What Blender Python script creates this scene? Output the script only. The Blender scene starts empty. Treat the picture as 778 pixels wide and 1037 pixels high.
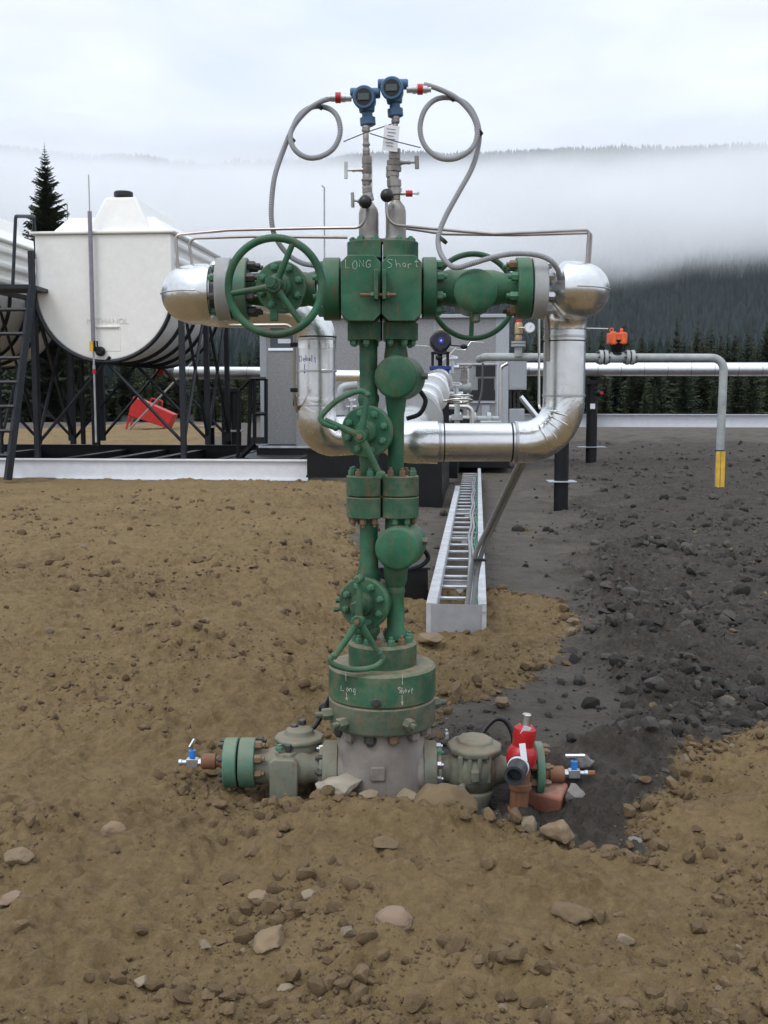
import bpy, bmesh, math, random
import numpy as np
from math import sin, cos, pi, atan, atan2, sqrt, radians, hypot
from mathutils import Vector as V, Matrix, Quaternion, Euler

random.seed(11)
RNG = np.random.default_rng(7)
SC = bpy.context.scene
COL = SC.collection

# ------------------------------------------------------------------ camera geometry
FPX, CX, CY, HOR, EYE = 1100.0, 389.0, 518.5, 402.0, 1.68
TH = atan((CY - HOR) / FPX)

def at(px, py, Y):
    """world point seen at photo pixel (px,py) at ground distance Y"""
    a = (px - CX) / FPX
    b = (CY - py) / FPX
    t = Y / (cos(TH) + b * sin(TH))
    return V((a * t, Y, EYE + (-sin(TH) + cos(TH) * b) * t))

def gnd(px, py, z=0.0):
    """world point on the plane z seen at pixel (px,py)"""
    b = (CY - py) / FPX
    dz = -sin(TH) + cos(TH) * b
    t = (z - EYE) / dz
    return V(((px - CX) / FPX * t, (cos(TH) + b * sin(TH)) * t, z))

# ------------------------------------------------------------------ materials
MATS = {}
def newmat(name):
    m = bpy.data.materials.new(name); m.use_nodes = True
    nt = m.node_tree; nt.nodes.clear()
    MATS[name] = m
    return m, nt

def N(nt, typ, ins=None, **props):
    n = nt.nodes.new(typ)
    for k, v in props.items(): setattr(n, k, v)
    for k, v in (ins or {}).items():
        if isinstance(v, bpy.types.NodeSocket): nt.links.new(v, n.inputs[k])
        else:
            n.inputs[k].default_value = v
    return n

def c4(c): return (c[0], c[1], c[2], 1.0)
def mixc(nt, fac, a, b, mode='MIX'):
    n = nt.nodes.new('ShaderNodeMix'); n.data_type = 'RGBA'; n.blend_type = mode
    for idx, v in ((0, fac), (6, a), (7, b)):
        if isinstance(v, bpy.types.NodeSocket): nt.links.new(v, n.inputs[idx])
        else: n.inputs[idx].default_value = v if idx == 0 else c4(v)
    return n.outputs[2]
def ramp(nt, fac, lo, hi, a=0.0, b=1.0):
    n = N(nt, 'ShaderNodeMapRange', {0: fac, 1: lo, 2: hi, 3: a, 4: b}); n.clamp = True
    return n.outputs[0]
def mul(nt, a, b, op='MULTIPLY'):
    n = nt.nodes.new('ShaderNodeMath'); n.operation = op
    for i, v in enumerate((a, b)):
        if isinstance(v, bpy.types.NodeSocket): nt.links.new(v, n.inputs[i])
        else: n.inputs[i].default_value = v
    return n.outputs[0]
def pos(nt, scale=None):
    g = nt.nodes.new('ShaderNodeNewGeometry')
    if scale is None: return g.outputs['Position']
    m = N(nt, 'ShaderNodeVectorMath', {0: g.outputs['Position'], 1: scale}, operation='MULTIPLY')
    return m.outputs[0]
def noise(nt, scale, detail=5.0, rough=0.55, vec=None, dist=0.0):
    return N(nt, 'ShaderNodeTexNoise', {'Vector': vec or pos(nt), 'Scale': scale, 'Detail': detail,
             'Roughness': rough, 'Distortion': dist}).outputs[0]

def paint(name, base, rust=0.5, rough=0.42, dust=0.35, metallic=0.0, rustc=(0.19, 0.07, 0.025),
          dustc=(0.26, 0.2, 0.13), bump=0.25, var=0.22, chipc=None, spec=0.5, edge=0.0):
    m, nt = newmat(name)
    big = noise(nt, 5.0, 6)
    col = mixc(nt, ramp(nt, big, .3, .7), [c * (1 - var) for c in base], [min(1, c * (1 + var)) for c in base])
    # faded patches
    fade = noise(nt, 11.0, 9, .7)
    lum = (base[0] + base[1] + base[2]) / 3
    col = mixc(nt, ramp(nt, fade, .52, .74, 0, .3), col, [c * .6 + lum * .75 for c in base])
    streak = noise(nt, 1.0, 4, .6, pos(nt, (38, 38, 4)))
    n2 = noise(nt, 30.0, 8, .7)
    if rust > 0:
        f = mul(nt, ramp(nt, streak, .62 - .1 * rust, .86 - .1 * rust), ramp(nt, n2, .42, .62))
        col = mixc(nt, mul(nt, f, min(1, rust * 1.3)), col, rustc)
        chips = ramp(nt, noise(nt, 55.0, 6, .75), .70 - .05 * rust, .73 - .05 * rust)
        col = mixc(nt, mul(nt, chips, .8), col, chipc or [r * .55 for r in rustc])
    if dust > 0:
        g = nt.nodes.new('ShaderNodeNewGeometry')
        sp = N(nt, 'ShaderNodeSeparateXYZ', {0: g.outputs['Normal']})
        up = ramp(nt, sp.outputs[2], .25, .95)
        f = mul(nt, up, ramp(nt, n2, .25, .6))
        f2 = mul(nt, f, dust)
        gen = mul(nt, ramp(nt, noise(nt, 9, 9, .75), .45, .72), dust * .6)
        col = mixc(nt, mul(nt, f2, gen, 'MAXIMUM'), col, dustc)
    if edge > 0:
        bv = nt.nodes.new('ShaderNodeBevel'); bv.samples = 4; bv.inputs[0].default_value = .006
        ge = nt.nodes.new('ShaderNodeNewGeometry')
        dt = N(nt, 'ShaderNodeVectorMath', {0: bv.outputs[0], 1: ge.outputs['Normal']}, operation='DOT_PRODUCT').outputs['Value']
        em = mul(nt, ramp(nt, dt, .995, .9), ramp(nt, noise(nt, 24, 6, .75), .42, .62))
        col = mixc(nt, mul(nt, em, edge), col, mixc(nt, ramp(nt, n2, .4, .6), (.16, .1, .06), (.3, .29, .25)))
    r = ramp(nt, n2, .2, .8, max(.05, rough - .12), min(1, rough + .18))
    b = N(nt, 'ShaderNodeBump', {'Height': mul(nt, n2, mul(nt, fade, .6), 'ADD'), 'Strength': bump, 'Distance': .004})
    p = N(nt, 'ShaderNodeBsdfPrincipled', {'Base Color': col, 'Roughness': r, 'Metallic': metallic, 'Normal': b.outputs[0],
        'Specular IOR Level': spec})
    o = N(nt, 'ShaderNodeOutputMaterial', {0: p.outputs[0]})
    return m

def metal(name, base, rough=.3, crinkle=0.0, dirt=0.0, cscale=9.0, dirtc=(.2, .15, .1)):
    m, nt = newmat(name)
    n1 = noise(nt, 18, 7, .65)
    col = mixc(nt, ramp(nt, n1, .3, .7), [c * .86 for c in base], base)
    mt = 1.0
    if dirt:
        f = mul(nt, ramp(nt, noise(nt, 26, 8, .72), .5, .72), dirt)
        col = mixc(nt, f, col, dirtc)
        mt = ramp(nt, f, 0, 1, 1, .1)
    r = ramp(nt, noise(nt, 12, 4, .6), .3, .7, rough * .85, rough * 1.2)
    ins = {'Base Color': col, 'Roughness': r, 'Metallic': mt}
    h = mul(nt, noise(nt, 25, 2), .1)
    if crinkle:
        cr = noise(nt, cscale, 3, .5, dist=.8)
        h = mul(nt, h, mul(nt, cr, 3.0), 'ADD')
        ins['Normal'] = N(nt, 'ShaderNodeBump', {'Height': h, 'Strength': crinkle, 'Distance': .01}).outputs[0]
    else:
        ins['Normal'] = N(nt, 'ShaderNodeBump', {'Height': h, 'Strength': .15, 'Distance': .004}).outputs[0]
    p = N(nt, 'ShaderNodeBsdfPrincipled', ins)
    N(nt, 'ShaderNodeOutputMaterial', {0: p.outputs[0]})
    return m

def plain(name, base, rough=.6, metallic=0.0, var=.15, scale=12, bump=.1, dist=.003):
    m, nt = newmat(name)
    n1 = noise(nt, scale, 6, .6)
    col = mixc(nt, ramp(nt, n1, .3, .7), [c * (1 - var) for c in base], [min(1, c * (1 + var)) for c in base])
    b = N(nt, 'ShaderNodeBump', {'Height': noise(nt, scale * 6, 5, .6), 'Strength': bump, 'Distance': dist})
    p = N(nt, 'ShaderNodeBsdfPrincipled', {'Base Color': col, 'Roughness': rough, 'Metallic': metallic, 'Normal': b.outputs[0]})
    N(nt, 'ShaderNodeOutputMaterial', {0: p.outputs[0]})
    return m

GREEN = paint('green_paint', (.021, .108, .056), rust=.85, dust=.4, var=.48, edge=.8, rough=.46, spec=.32)
GREENR = paint('green_paint_rusty', (.028, .102, .058), spec=.32, rust=1.15, dust=1.0, rough=.5, var=.4, edge=.9)
GREEND = paint('green_paint_dirty', (.06, .1, .068), rust=1.0, dust=1.0, rough=.6, var=.4, edge=.9)
GREENL = paint('green_paint_pale', (.06, .17, .115), rust=1.0, dust=.6, rough=.5, var=.35, edge=.8)
GREENV = paint('green_paint_valley', (.15, .165, .125), rust=1.2, dust=.7, rough=.65, bump=.6, var=.4, edge=.8)
CASTING = paint('grey_casting', (.24, .215, .19), rust=.45, dust=.7, var=.35, rough=.75, bump=.7, dustc=(.22, .17, .115))
GREYFL = paint('grey_flange', (.33, .34, .34), rust=.35, dust=.2, rough=.45)
RUST = paint('rusty_steel', (.2, .085, .04), rust=.9, dust=.25, rough=.75, rustc=(.1, .045, .02), bump=.5)
BOLTD = paint('bolt_dark', (.06, .06, .055), rust=.5, dust=.15, rough=.42, metallic=.4)
BOLTG = paint('bolt_green', (.05, .17, .1), rust=.6, dust=.25, rough=.4)
BOLTR = paint('bolt_rust', (.16, .1, .055), rust=.9, dust=.3, rough=.6)
BOLTS = metal('bolt_zinc', (.62, .63, .66), .38, 0, .25)
STEEL = metal('stainless', (.62, .6, .57), .33, 0, .3)
CHROME = metal('bright_steel', (.85, .85, .86), .14)
MANIF = paint('manifold_steel', (.3, .285, .265), rust=.45, dust=.5, rough=.42, metallic=.6, var=.4)
CLAD = metal('aluminium_cladding', (.8, .8, .8), .3, .06, 0, 5.0)
CLADE = metal('aluminium_elbow', (.8, .8, .79), .25, .16, 0, 6.0)
CLADT = metal('aluminium_thin_strip', (.55, .55, .56), .35)
GALV = metal('galvanised', (.72, .74, .77), .38, .1, .12, 20)
GALVM = paint('galvanised_sheet', (.52, .54, .57), rust=.08, dust=.25, rough=.5, metallic=.3)
BLACK = paint('black_steel', (.006, .0065, .008), rust=.1, dust=.035, rough=.45, spec=.3)
BLACKB = paint('black_frame', (.012, .015, .021), rust=.06, dust=.05, rough=.45, spec=.35)
RUBBER = plain('black_rubber', (.012, .012, .012), .38)
WHITEB = paint('white_beam', (.74, .75, .78), rust=.1, var=.05, dust=.12, rough=.5, dustc=(.25, .22, .18))
CONDG = plain('grey_conduit_plain', (.24, .245, .25), .5)
BLUE = paint('blue_paint', (.035, .105, .2), rust=.05, dust=.15, rough=.35, spec=.5)
DBLUE = paint('dark_blue_paint', (.008, .010, .022), rust=.05, dust=.1, rough=.35)
RED = paint('red_paint', (.40, .008, .012), rust=.05, dust=.15, rough=.35)
REDBOX = paint('red_box_paint', (.42, .006, .006), rust=.1, dust=.0, rough=.45)
ORANGE = paint('orange_paint', (.75, .12, .03), rust=.05, dust=.05, rough=.45)
YELLOW = paint('yellow_paint', (.7, .42, .03), rust=.2, dust=.2, rough=.5)
GPIPE = paint('pale_green_grey_pipe', (.33, .355, .35), rust=.06, dust=.1, rough=.4)
POLYM = paint('white_polyethylene', (.80, .79, .75), rust=0, dust=.12, rough=.45, dustc=(.5, .48, .42), var=.03, bump=.08)
POLYD = paint('yellowed_polyethylene', (.62, .55, .45), rust=0, dust=.1, rough=.5, dustc=(.4, .36, .3), var=.05, bump=.08)
STUCCO = plain('grey_stucco_metal', (.3, .3, .3), .42, 0.55, .25, 45, .5, .006)
STUCCO2 = plain('pale_trim_metal', (.4, .42, .45), .45, 0.3, .08, 30, .15)
DARKHOLE = plain('dark_opening', (.01, .01, .012), .6)
CHALK = plain('paint_marker_white', (.55, .58, .5), .8, var=.3, scale=150)
INKBLUE = plain('marker_blue', (.02, .035, .35), .6)
PAPER = plain('white_paper', (.78, .79, .82), .7, var=.03)
INK = plain('printed_ink', (.12, .12, .16), .7)
LCD = plain('lcd_glass', (.06, .075, .07), .12, var=.05)
WIREB = plain('black_wire', (.02, .02, .025), .5)
CABG = plain('cable_green', (.03, .16, .08), .5)
BRICK = paint('red_brown_block', (.3, .1, .06), rust=.1, dust=.5, rough=.9, dustc=(.4, .32, .26), bump=.8)
BLUEH = plain('bright_blue_handle', (.03, .2, .6), .35)
BRASS = paint('brass_valve', (.4, .28, .14), rust=.2, dust=.2, rough=.4, metallic=.5)
SKYPIPE = metal('bright_pipe_cladding', (.88, .89, .9), .36, .05, 0, 4)
BARK = plain('bark', (.09, .065, .05), .9, var=.3, scale=20, bump=.5)
TWIRE = metal('tube_steel', (.42, .38, .36), .38, 0, .3)

def conduit_mat():
    m, nt = newmat('flexible_conduit')
    n1 = noise(nt, 20, 5)
    col = mixc(nt, n1, (.3, .305, .32), (.42, .425, .44))
    uv = N(nt, 'ShaderNodeUVMap').outputs[0]
    sx = N(nt, 'ShaderNodeSeparateXYZ', {0: uv})
    w = mul(nt, mul(nt, sx.outputs[0], 900.0), 0.0, 'SINE')
    h = mul(nt, mul(nt, w, .5), .5, 'ADD')
    b = N(nt, 'ShaderNodeBump', {'Height': h, 'Strength': .9, 'Distance': .003})
    col = mixc(nt, ramp(nt, h, 0, .35, .45, 0), col, (.07, .07, .075))
    p = N(nt, 'ShaderNodeBsdfPrincipled', {'Base Color': col, 'Roughness': .42, 'Normal': b.outputs[0]})
    N(nt, 'ShaderNodeOutputMaterial', {0: p.outputs[0]})
    return m
CONDUIT = conduit_mat()

# ------------------------------------------------------------------ mesh builder
def frame(axis):
    a = V(axis).normalized()
    up = V((0, 0, 1)) if abs(a.z) < .95 else V((0, 1, 0))
    x = up.cross(a).normalized(); y = a.cross(x).normalized()
    return x, y, a

class MB:
    def __init__(s): s.v = []; s.f = []; s.uv = None
    def add(s, vs, fs):
        o = len(s.v); s.v += [tuple(p) for p in vs]; s.f += [tuple(i + o for i in f) for f in fs]; return s
    def box(s, c, d, rz=0.0, rot=None):
        M = rot.to_matrix() if rot is not None else Matrix.Rotation(rz, 3, 'Z')
        c = V(c); h = V(d) / 2
        vs = [c + M @ V((sx * h.x, sy * h.y, sz * h.z)) for sx in (-1, 1) for sy in (-1, 1) for sz in (-1, 1)]
        return s.add(vs, [(0, 1, 3, 2), (4, 6, 7, 5), (0, 4, 5, 1), (2, 3, 7, 6), (0, 2, 6, 4), (1, 5, 7, 3)])
    def bx(s, x0, x1, y0, y1, z0, z1):
        return s.box(((x0 + x1) / 2, (y0 + y1) / 2, (z0 + z1) / 2), (abs(x1 - x0), abs(y1 - y0), abs(z1 - z0)))
    def lathe(s, p, axis, prof, n=32, cap=True, phase=0.0):
        """prof = [(t along axis, radius)]"""
        x, y, a = frame(axis); p = V(p); vs = []; fs = []
        for t, r in prof:
            r = max(r, 1e-4)
            for i in range(n):
                q = 2 * pi * i / n + phase
                vs.append(p + a * t + x * (r * cos(q)) + y * (r * sin(q)))
        for j in range(len(prof) - 1):
            for i in range(n):
                k = (i + 1) % n
                fs.append((j * n + i, j * n + k, (j + 1) * n + k, (j + 1) * n + i))
        if cap:
            fs.append(tuple(range(n))[::-1]); L = (len(prof) - 1) * n; fs.append(tuple(range(L, L + n)))
        return s.add(vs, fs)
    def cyl(s, p0, p1, r, r1=None, n=28, ch=0.0):
        p0 = V(p0); p1 = V(p1); L = (p1 - p0).length; r1 = r if r1 is None else r1
        if ch: prof = [(0, r - ch), (ch, r), (L - ch, r1), (L, r1 - ch)]
        else: prof = [(0, r), (L, r1)]
        return s.lathe(p0, p1 - p0, prof, n)
    def tube(s, pts, r, n=12, closed=False, cap=True, rs=None, flat=None):
        pts = [V(p) for p in pts]; m = len(pts); vs = []; fs = []
        tang = []
        for i in range(m):
            a = pts[(i - 1) % m] if (closed or i > 0) else pts[i]
            b = pts[(i + 1) % m] if (closed or i < m - 1) else pts[i]
            tang.append((b - a).normalized())
        x, y, _ = frame(tang[0])
        X = x
        for i in range(m):
            if i:
                q = tang[i - 1].rotation_difference(tang[i]); X = q @ X
            X = (X - tang[i] * X.dot(tang[i])).normalized()
            Y = tang[i].cross(X)
            rr = rs[i] if rs else r
            for k in range(n):
                th = 2 * pi * k / n
                vs.append(pts[i] + X * (rr * cos(th)) + Y * (rr * sin(th)))
        e = m if closed else m - 1
        for i in range(e):
            j = (i + 1) % m
            for k in range(n):
                l = (k + 1) % n
                fs.append((i * n + k, i * n + l, j * n + l, j * n + k))
        if cap and not closed:
            fs.append(tuple(range(n))[::-1]); fs.append(tuple(range((m - 1) * n, m * n)))
        return s.add(vs, fs)
    def ring(s, c, axis, R, r, n=64, k=10):
        x, y, a = frame(axis); c = V(c)
        return s.tube([c + x * (R * cos(2 * pi * i / n)) + y * (R * sin(2 * pi * i / n)) for i in range(n)], r, k, closed=True)
    def prism(s, poly, o, ux, uy, depth):
        """poly 2D -> extruded along ux x uy by depth"""
        o = V(o); ux = V(ux); uy = V(uy); w = ux.cross(uy).normalized() * depth
        n = len(poly)
        vs = [o + ux * a + uy * b for a, b in poly] + [o + ux * a + uy * b + w for a, b in poly]
        fs = [tuple(range(n))[::-1], tuple(range(n, 2 * n))]
        for i in range(n):
            j = (i + 1) % n; fs.append((i, j, n + j, n + i))
        return s.add(vs, fs)
    def sphere(s, c, r, n=20, m=12, sx=1, sy=1, sz=1):
        c = V(c); vs = []; fs = []
        for j in range(1, m):
            t = pi * j / m
            for i in range(n):
                q = 2 * pi * i / n
                vs.append(c + V((r * sx * sin(t) * cos(q), r * sy * sin(t) * sin(q), r * sz * cos(t))))
        for j in range(m - 2):
            for i in range(n):
                k = (i + 1) % n; fs.append((j * n + i, (j + 1) * n + i, (j + 1) * n + k, j * n + k))
        b = len(vs); vs += [c + V((0, 0, r * sz)), c - V((0, 0, r * sz))]
        for i in range(n):
            k = (i + 1) % n; fs.append((b, i, k)); fs.append((b + 1, (m - 2) * n + k, (m - 2) * n + i))
        return s.add(vs, fs)
    def mesh(s, name, m, smooth=35):
        me = bpy.data.meshes.new(name); me.from_pydata(s.v, [], s.f); me.validate()
        bm = bmesh.new(); bm.from_mesh(me); bmesh.ops.recalc_face_normals(bm, faces=bm.faces); bm.to_mesh(me); bm.free()
        if smooth:
            me.shade_smooth()
            me.set_sharp_from_angle(angle=radians(smooth))
        me.materials.append(m)
        return me
    def build(s, name, m, parent=None, bevel=0.0, smooth=35, loc=None, seg=2):
        o = bpy.data.objects.new(name, s.mesh(name, m, smooth)); COL.objects.link(o)
        if parent is not None: o.parent = parent
        if loc is not None: o.location = loc
        if bevel:
            b = o.modifiers.new('bevel', 'BEVEL'); b.width = bevel; b.segments = seg; b.limit_method = 'ANGLE'
            b.angle_limit = radians(40); b.harden_normals = False
        return o

def arc(c, u, v, r, a0, a1, n=10):
    c = V(c); u = V(u).normalized(); v = V(v).normalized()
    return [c + u * (r * cos(a0 + (a1 - a0) * i / n)) + v * (r * sin(a0 + (a1 - a0) * i / n)) for i in range(n + 1)]

def rounded(pts, rad, n=7):
    """polyline with filleted corners"""
    pts = [V(p) for p in pts]; out = [pts[0]]
    if not isinstance(rad, (list, tuple)): rad = [rad] * len(pts)
    for i in range(1, len(pts) - 1):
        a, b, c = pts[i - 1], pts[i], pts[i + 1]
        d0 = (a - b).normalized(); d1 = (c - b).normalized()
        ang = d0.angle(d1)
        if ang > 3.1 or rad[i] < 1e-5: out.append(b); continue
        L = min(rad[i] / math.tan(ang / 2), (a - b).length * .49, (c - b).length * .49)
        R = L * math.tan(ang / 2)
        cen = b + (d0 + d1).normalized() * (R / sin(ang / 2))
        p0 = b + d0 * L; p1 = b + d1 * L
        v0 = (p0 - cen); v1 = (p1 - cen); tot = v0.angle(v1); ax = v0.cross(v1).normalized()
        for k in range(n + 1): out.append(cen + Quaternion(ax, tot * k / n) @ v0)
    out.append(pts[-1]); return out

def smoothpath(pts, k=8):
    """Catmull-Rom"""
    P = [V(p) for p in pts]; P = [P[0] * 2 - P[1]] + P + [P[-1] * 2 - P[-2]]; out = []
    for i in range(1, len(P) - 2):
        for j in range(k):
            t = j / k
            out.append(.5 * ((2 * P[i]) + (P[i + 1] - P[i - 1]) * t + (2 * P[i - 1] - 5 * P[i] + 4 * P[i + 1] - P[i + 2]) * t * t
                       + (3 * P[i] - P[i - 1] - 3 * P[i + 1] + P[i + 2]) * t ** 3))
    out.append(P[-2]); return out

# ------------------------------------------------------------------ things
def tag(o, label=None, cat=None, group=None, kind=None):
    if label: o['label'] = label
    if cat: o['category'] = cat
    if group: o['group'] = group
    if kind: o['kind'] = kind
    return o
def thing(name, label, cat, loc=(0, 0, 0), rz=0.0, group=None):
    o = bpy.data.objects.new(name, None); COL.objects.link(o); o.location = loc; o.rotation_euler = (0, 0, rz)
    o.empty_display_size = .1
    return tag(o, label, cat, group)
def copy_tree(o, parent=None):
    c = o.copy(); COL.objects.link(c); c.parent = parent
    for ch in list(o.children): copy_tree(ch, c)
    return c

_bolt = {}
def bolt_mesh(m, stud=1.45, nut=1.0):
    k = (m.name, stud)
    if k not in _bolt:
        b = MB(); b.lathe((0, 0, 0), (0, 0, 1), [(0, .96), (.05, 1), (.82, 1), (1, .86)], 6)
        b.lathe((0, 0, .9), (0, 0, 1), [(0, .55), (stud - .95, .55), (stud - .9, .48)], 12)
        _bolt[k] = b.mesh('bolt', m, 30)
    return _bolt[k]
def bolts(parent, c, axis, R, n, size, m, h=None, phase=0.0, stud=1.45, keep=None, jitter=.12, name='bolt'):
    x, y, a = frame(axis); c = V(c)
    q = a.to_track_quat('Z', 'Y')
    for i in range(n):
        th = 2 * pi * (i + phase) / n
        p = c + x * (R * cos(th)) + y * (R * sin(th))
        if keep and not keep(p): continue
        mm = m
        if isinstance(m, (list, tuple)): mm = random.choice(m)
        o = bpy.data.objects.new(name, bolt_mesh(mm, stud)); COL.objects.link(o); o.parent = parent
        o.location = p; o.rotation_mode = 'QUATERNION'
        o.rotation_quaternion = q @ Quaternion((0, 0, 1), random.uniform(0, 1.05))
        hh = (h or size) * random.uniform(1 - jitter, 1 + jitter)
        o.scale = (size, size, hh)
def one_bolt(parent, p, axis, size, m, h=None, stud=1.45, name='bolt'):
    bolts(parent, p, axis, 0.0, 1, size, m, h, 0, stud, name=name)

def strokes(paths, r, m, name, parent):
    b = MB()
    for p in paths: b.tube(p, r, 5)
    return b.build(name, m, parent, smooth=0)
# ================================================================== WELLHEAD
Y0 = 4.6
WO = V((0, Y0, 0))
def w(px, py, dy=0.0): return at(px, py, Y0 + dy) - WO
def S(py, D=Y0): return D / (cos(TH) + (CY - py) / FPX * sin(TH)) / FPX
def zof(py, dy=0.0): return w(389, py, dy).z

well = thing('wellhead', 'tall green oil wellhead tree with two wing valves, standing in a dug pit', 'wellhead', WO)
XC = w(387, 700).x

# ---- casing spool
zc = zof(778)
xl, xr = w(343.5, 778).x, w(428, 778).x
RB = (xr - xl) / 2; xm = (xl + xr) / 2
b = MB()
b.lathe((xm, 0, -.42), (0, 0, 1), [(0, RB * .98), (.1, RB * 1.0), (.36, RB * 1.04), (.5, RB * 1.06), (.62, RB * 1.03), (.70, RB * .95), (.78, RB * .93)], 48)
b.lathe((xl - .03, 0, zc), (1, 0, 0), [(0, .105), (.02, .112), (xr - xl + .04, .112), (xr - xl + .06, .105)], 40)
sp = b.build('casing_spool', CASTING, well)
MB().box((w(383, 783).x, -RB - .004, zof(783, -RB)), (.062, .03, .062)).build('raised_boss', CASTING, sp, .006)
f1 = MB().lathe((xl - .002, 0, zc), (-1, 0, 0), [(0, .114), (.004, .12), (.06, .12), (.066, .114)], 48).build('spool_flange', GREENV, sp)
f2 = MB().lathe((xr + .002, 0, zc), (1, 0, 0), [(0, .114), (.004, .12), (.052, .12), (.058, .114)], 48).build('spool_flange', GREENV, sp)
bolts(sp, (xl - .068, 0, zc), (-1, 0, 0), .095, 10, .0165, (BOLTS, BOLTD, BOLTG), .02, .25)
bolts(sp, (xr + .06, 0, zc), (1, 0, 0), .095, 10, .0165, (BOLTS, BOLTG, BOLTS), .02, .25)
# soil-side pipe below

# ---- tubing head: two stacked discs
R1 = 54 * S(700)
z_bot, z_seam, z_top = zof(748, -R1), zof(719, -R1), zof(685, -R1)
b = MB(); b.lathe((XC, 0, z_bot), (0, 0, 1), [(0, R1 - .012), (.008, R1 - .003), (.014, R1 - .001), (z_seam - z_bot - .008, R1 - .001), (z_seam - z_bot - .002, R1 - .008)], 72)
low = b.build('lower_head_flange', GREEND, well)
MB().lathe((XC, 0, z_seam - .003), (0, 0, 1), [(0, R1 - .012), (.006, R1 - .012)], 60).build('rusty_seam_ring', RUST, low)
b = MB(); b.lathe((XC, 0, z_seam + .002), (0, 0, 1), [(0, R1 - .006), (.006, R1), (z_top - z_seam - .012, R1), (z_top - z_seam - .002, R1 - .01)], 72)
up = b.build('upper_head_flange', GREENR, well)
bolts(low, (XC, 0, z_bot), (0, 0, -1), R1 * .83, 12, .026, (BOLTD, BOLTR, CASTING), .036, .5, 1.25)
def on_cyl(px, py, R, out=0.0):
    """point on the front of the round head at pixel px,py"""
    x = w(px, py).x - XC
    for _ in range(4):
        yy = -sqrt(max(0.0, R * R - x * x)); x = w(px, py, yy).x - XC
    n = V((x, yy, 0)).normalized()
    return V((XC, 0, w(px, py, yy).z)) + V((x, yy, 0)) + n * out, n
for px, py in ((349, 732), (413, 733)):
    p, n = on_cyl(px, py, R1, -.01)
    ls = MB().lathe(p, n, [(0, .026), (.045, .026), (.05, .022)], 6).lathe(p + n * .045, n, [(0, .013), (.035, .013), (.036, .006)], 14).build('lock_screw', GREEND, low)
for a in (200, 250, 300, 20, 70, 120):
    n = V((cos(radians(a)), sin(radians(a)), 0))
    if n.y < -.5: continue
    p = V((XC, 0, (z_bot + z_seam) / 2)) + n * (R1 - .01)
    MB().lathe(p, n, [(0, .026), (.045, .026), (.05, .022)], 6).lathe(p + n * .045, n, [(0, .013), (.035, .013), (.036, .006)], 14).build('lock_screw', GREEND, low)
p, n = on_cyl(381, 712, R1, -.004)
MB().lathe(p, n, [(0, .02), (.008, .02), (.011, .017)], 20).lathe(p + n * .01, n, [(0, .012), (.006, .012)], 14).build('port_plug', BOLTD, up)
# handwriting on the head
def cylstroke(pts, R): return [on_cyl(x, y, R, .0015)[0] for x, y in pts]
def letters(txt, x, y, h, wd):
    """single-stroke hand lettering, returns list of pixel polylines"""
    G = {'L': [[(0, 0), (0, 1), (.7, 1)]], 'O': [[(.4, 0), (0, .4), (.1, .9), (.5, 1), (.8, .6), (.7, .15), (.4, 0)]],
         'N': [[(0, 1), (0, 0), (.75, 1), (.75, 0)]], 'G': [[(.8, .15), (.4, 0), (0, .4), (.1, .9), (.5, 1), (.8, .85), (.8, .55), (.45, .55)]],
         'o': [[(.25, .45), (.03, .6), (.03, .85), (.25, 1), (.45, .85), (.45, .6), (.25, .45)]], 'n': [[(0, 1), (0, .5)], [(0, .62), (.3, .45), (.5, .6), (.5, 1)]],
         'g': [[(.5, .5), (.2, .42), (0, .7), (.2, .95), (.5, .85)], [(.5, .5), (.5, 1.3), (.15, 1.35)]],
         'S': [[(.75, .1), (.35, 0), (.05, .2), (.3, .45), (.65, .65), (.55, .95), (.1, 1)]], 'h': [[(0, 0), (0, 1)], [(0, .65), (.3, .5), (.5, .65), (.5, 1)]],
         'r': [[(0, .5), (0, 1)], [(0, .7), (.3, .5), (.45, .55)]], 't': [[(.25, .1), (.25, .95), (.45, 1)], [(0, .42), (.55, .38)]],
         'D': [[(0, 0), (0, 1)], [(0, 0), (.5, .1), (.75, .5), (.5, .95), (0, 1)]], 'e': [[(.05, .7), (.5, .68), (.4, .48), (.1, .5), (0, .8), (.2, 1), (.5, .92)]],
         'b': [[(0, 0), (0, 1), (.35, 1), (.5, .75), (.3, .52), (0, .6)]], 'l': [[(.15, 0), (.15, 1)]],
         'v': [[(.3, 0), (.3, 1)], [(.05, .65), (.3, 1), (.6, .6)]], '^': [[(.3, 0), (.3, 1)], [(.05, .35), (.3, 0), (.6, .4)]]}
    out = []
    for ch in txt:
        sk_, dy_, sc__ = random.uniform(-.18, .18), random.uniform(-.08, .1) * h, random.uniform(.88, 1.15)
        for st in G.get(ch, []): out.append([(x + (a - sk_ * bb) * wd + random.uniform(-.04, .04) * wd, y + dy_ + bb * h * sc__ + random.uniform(-.04, .04) * h) for a, bb in st])
        x += wd * (1.15 if ch.isupper() else .85)
    return out
def dens(pl, k=5):
    o = []
    for a, c in zip(pl, pl[1:]):
        o += [(a[0] + (c[0] - a[0]) * i / k, a[1] + (c[1] - a[1]) * i / k) for i in range(k)]
    return o + [pl[-1]]
for txt, x, y, h, wd in (('Long', 346, 694, 6, 4.2), ('Short', 403, 696, 6, 3.6)):
    P = letters(txt, x, y, h, wd)
    if txt == 'Long': P += letters('^', 349, 681, 9, 4) + letters('v', 350, 702, 8, 4)
    else: P += letters('v', 406, 704, 9, 4) + [[(407.5, 683), (407.5, 693)]]
    strokes([cylstroke(dens(q), R1) for q in P], .0011, CHALK, 'lettering', up)

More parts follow.
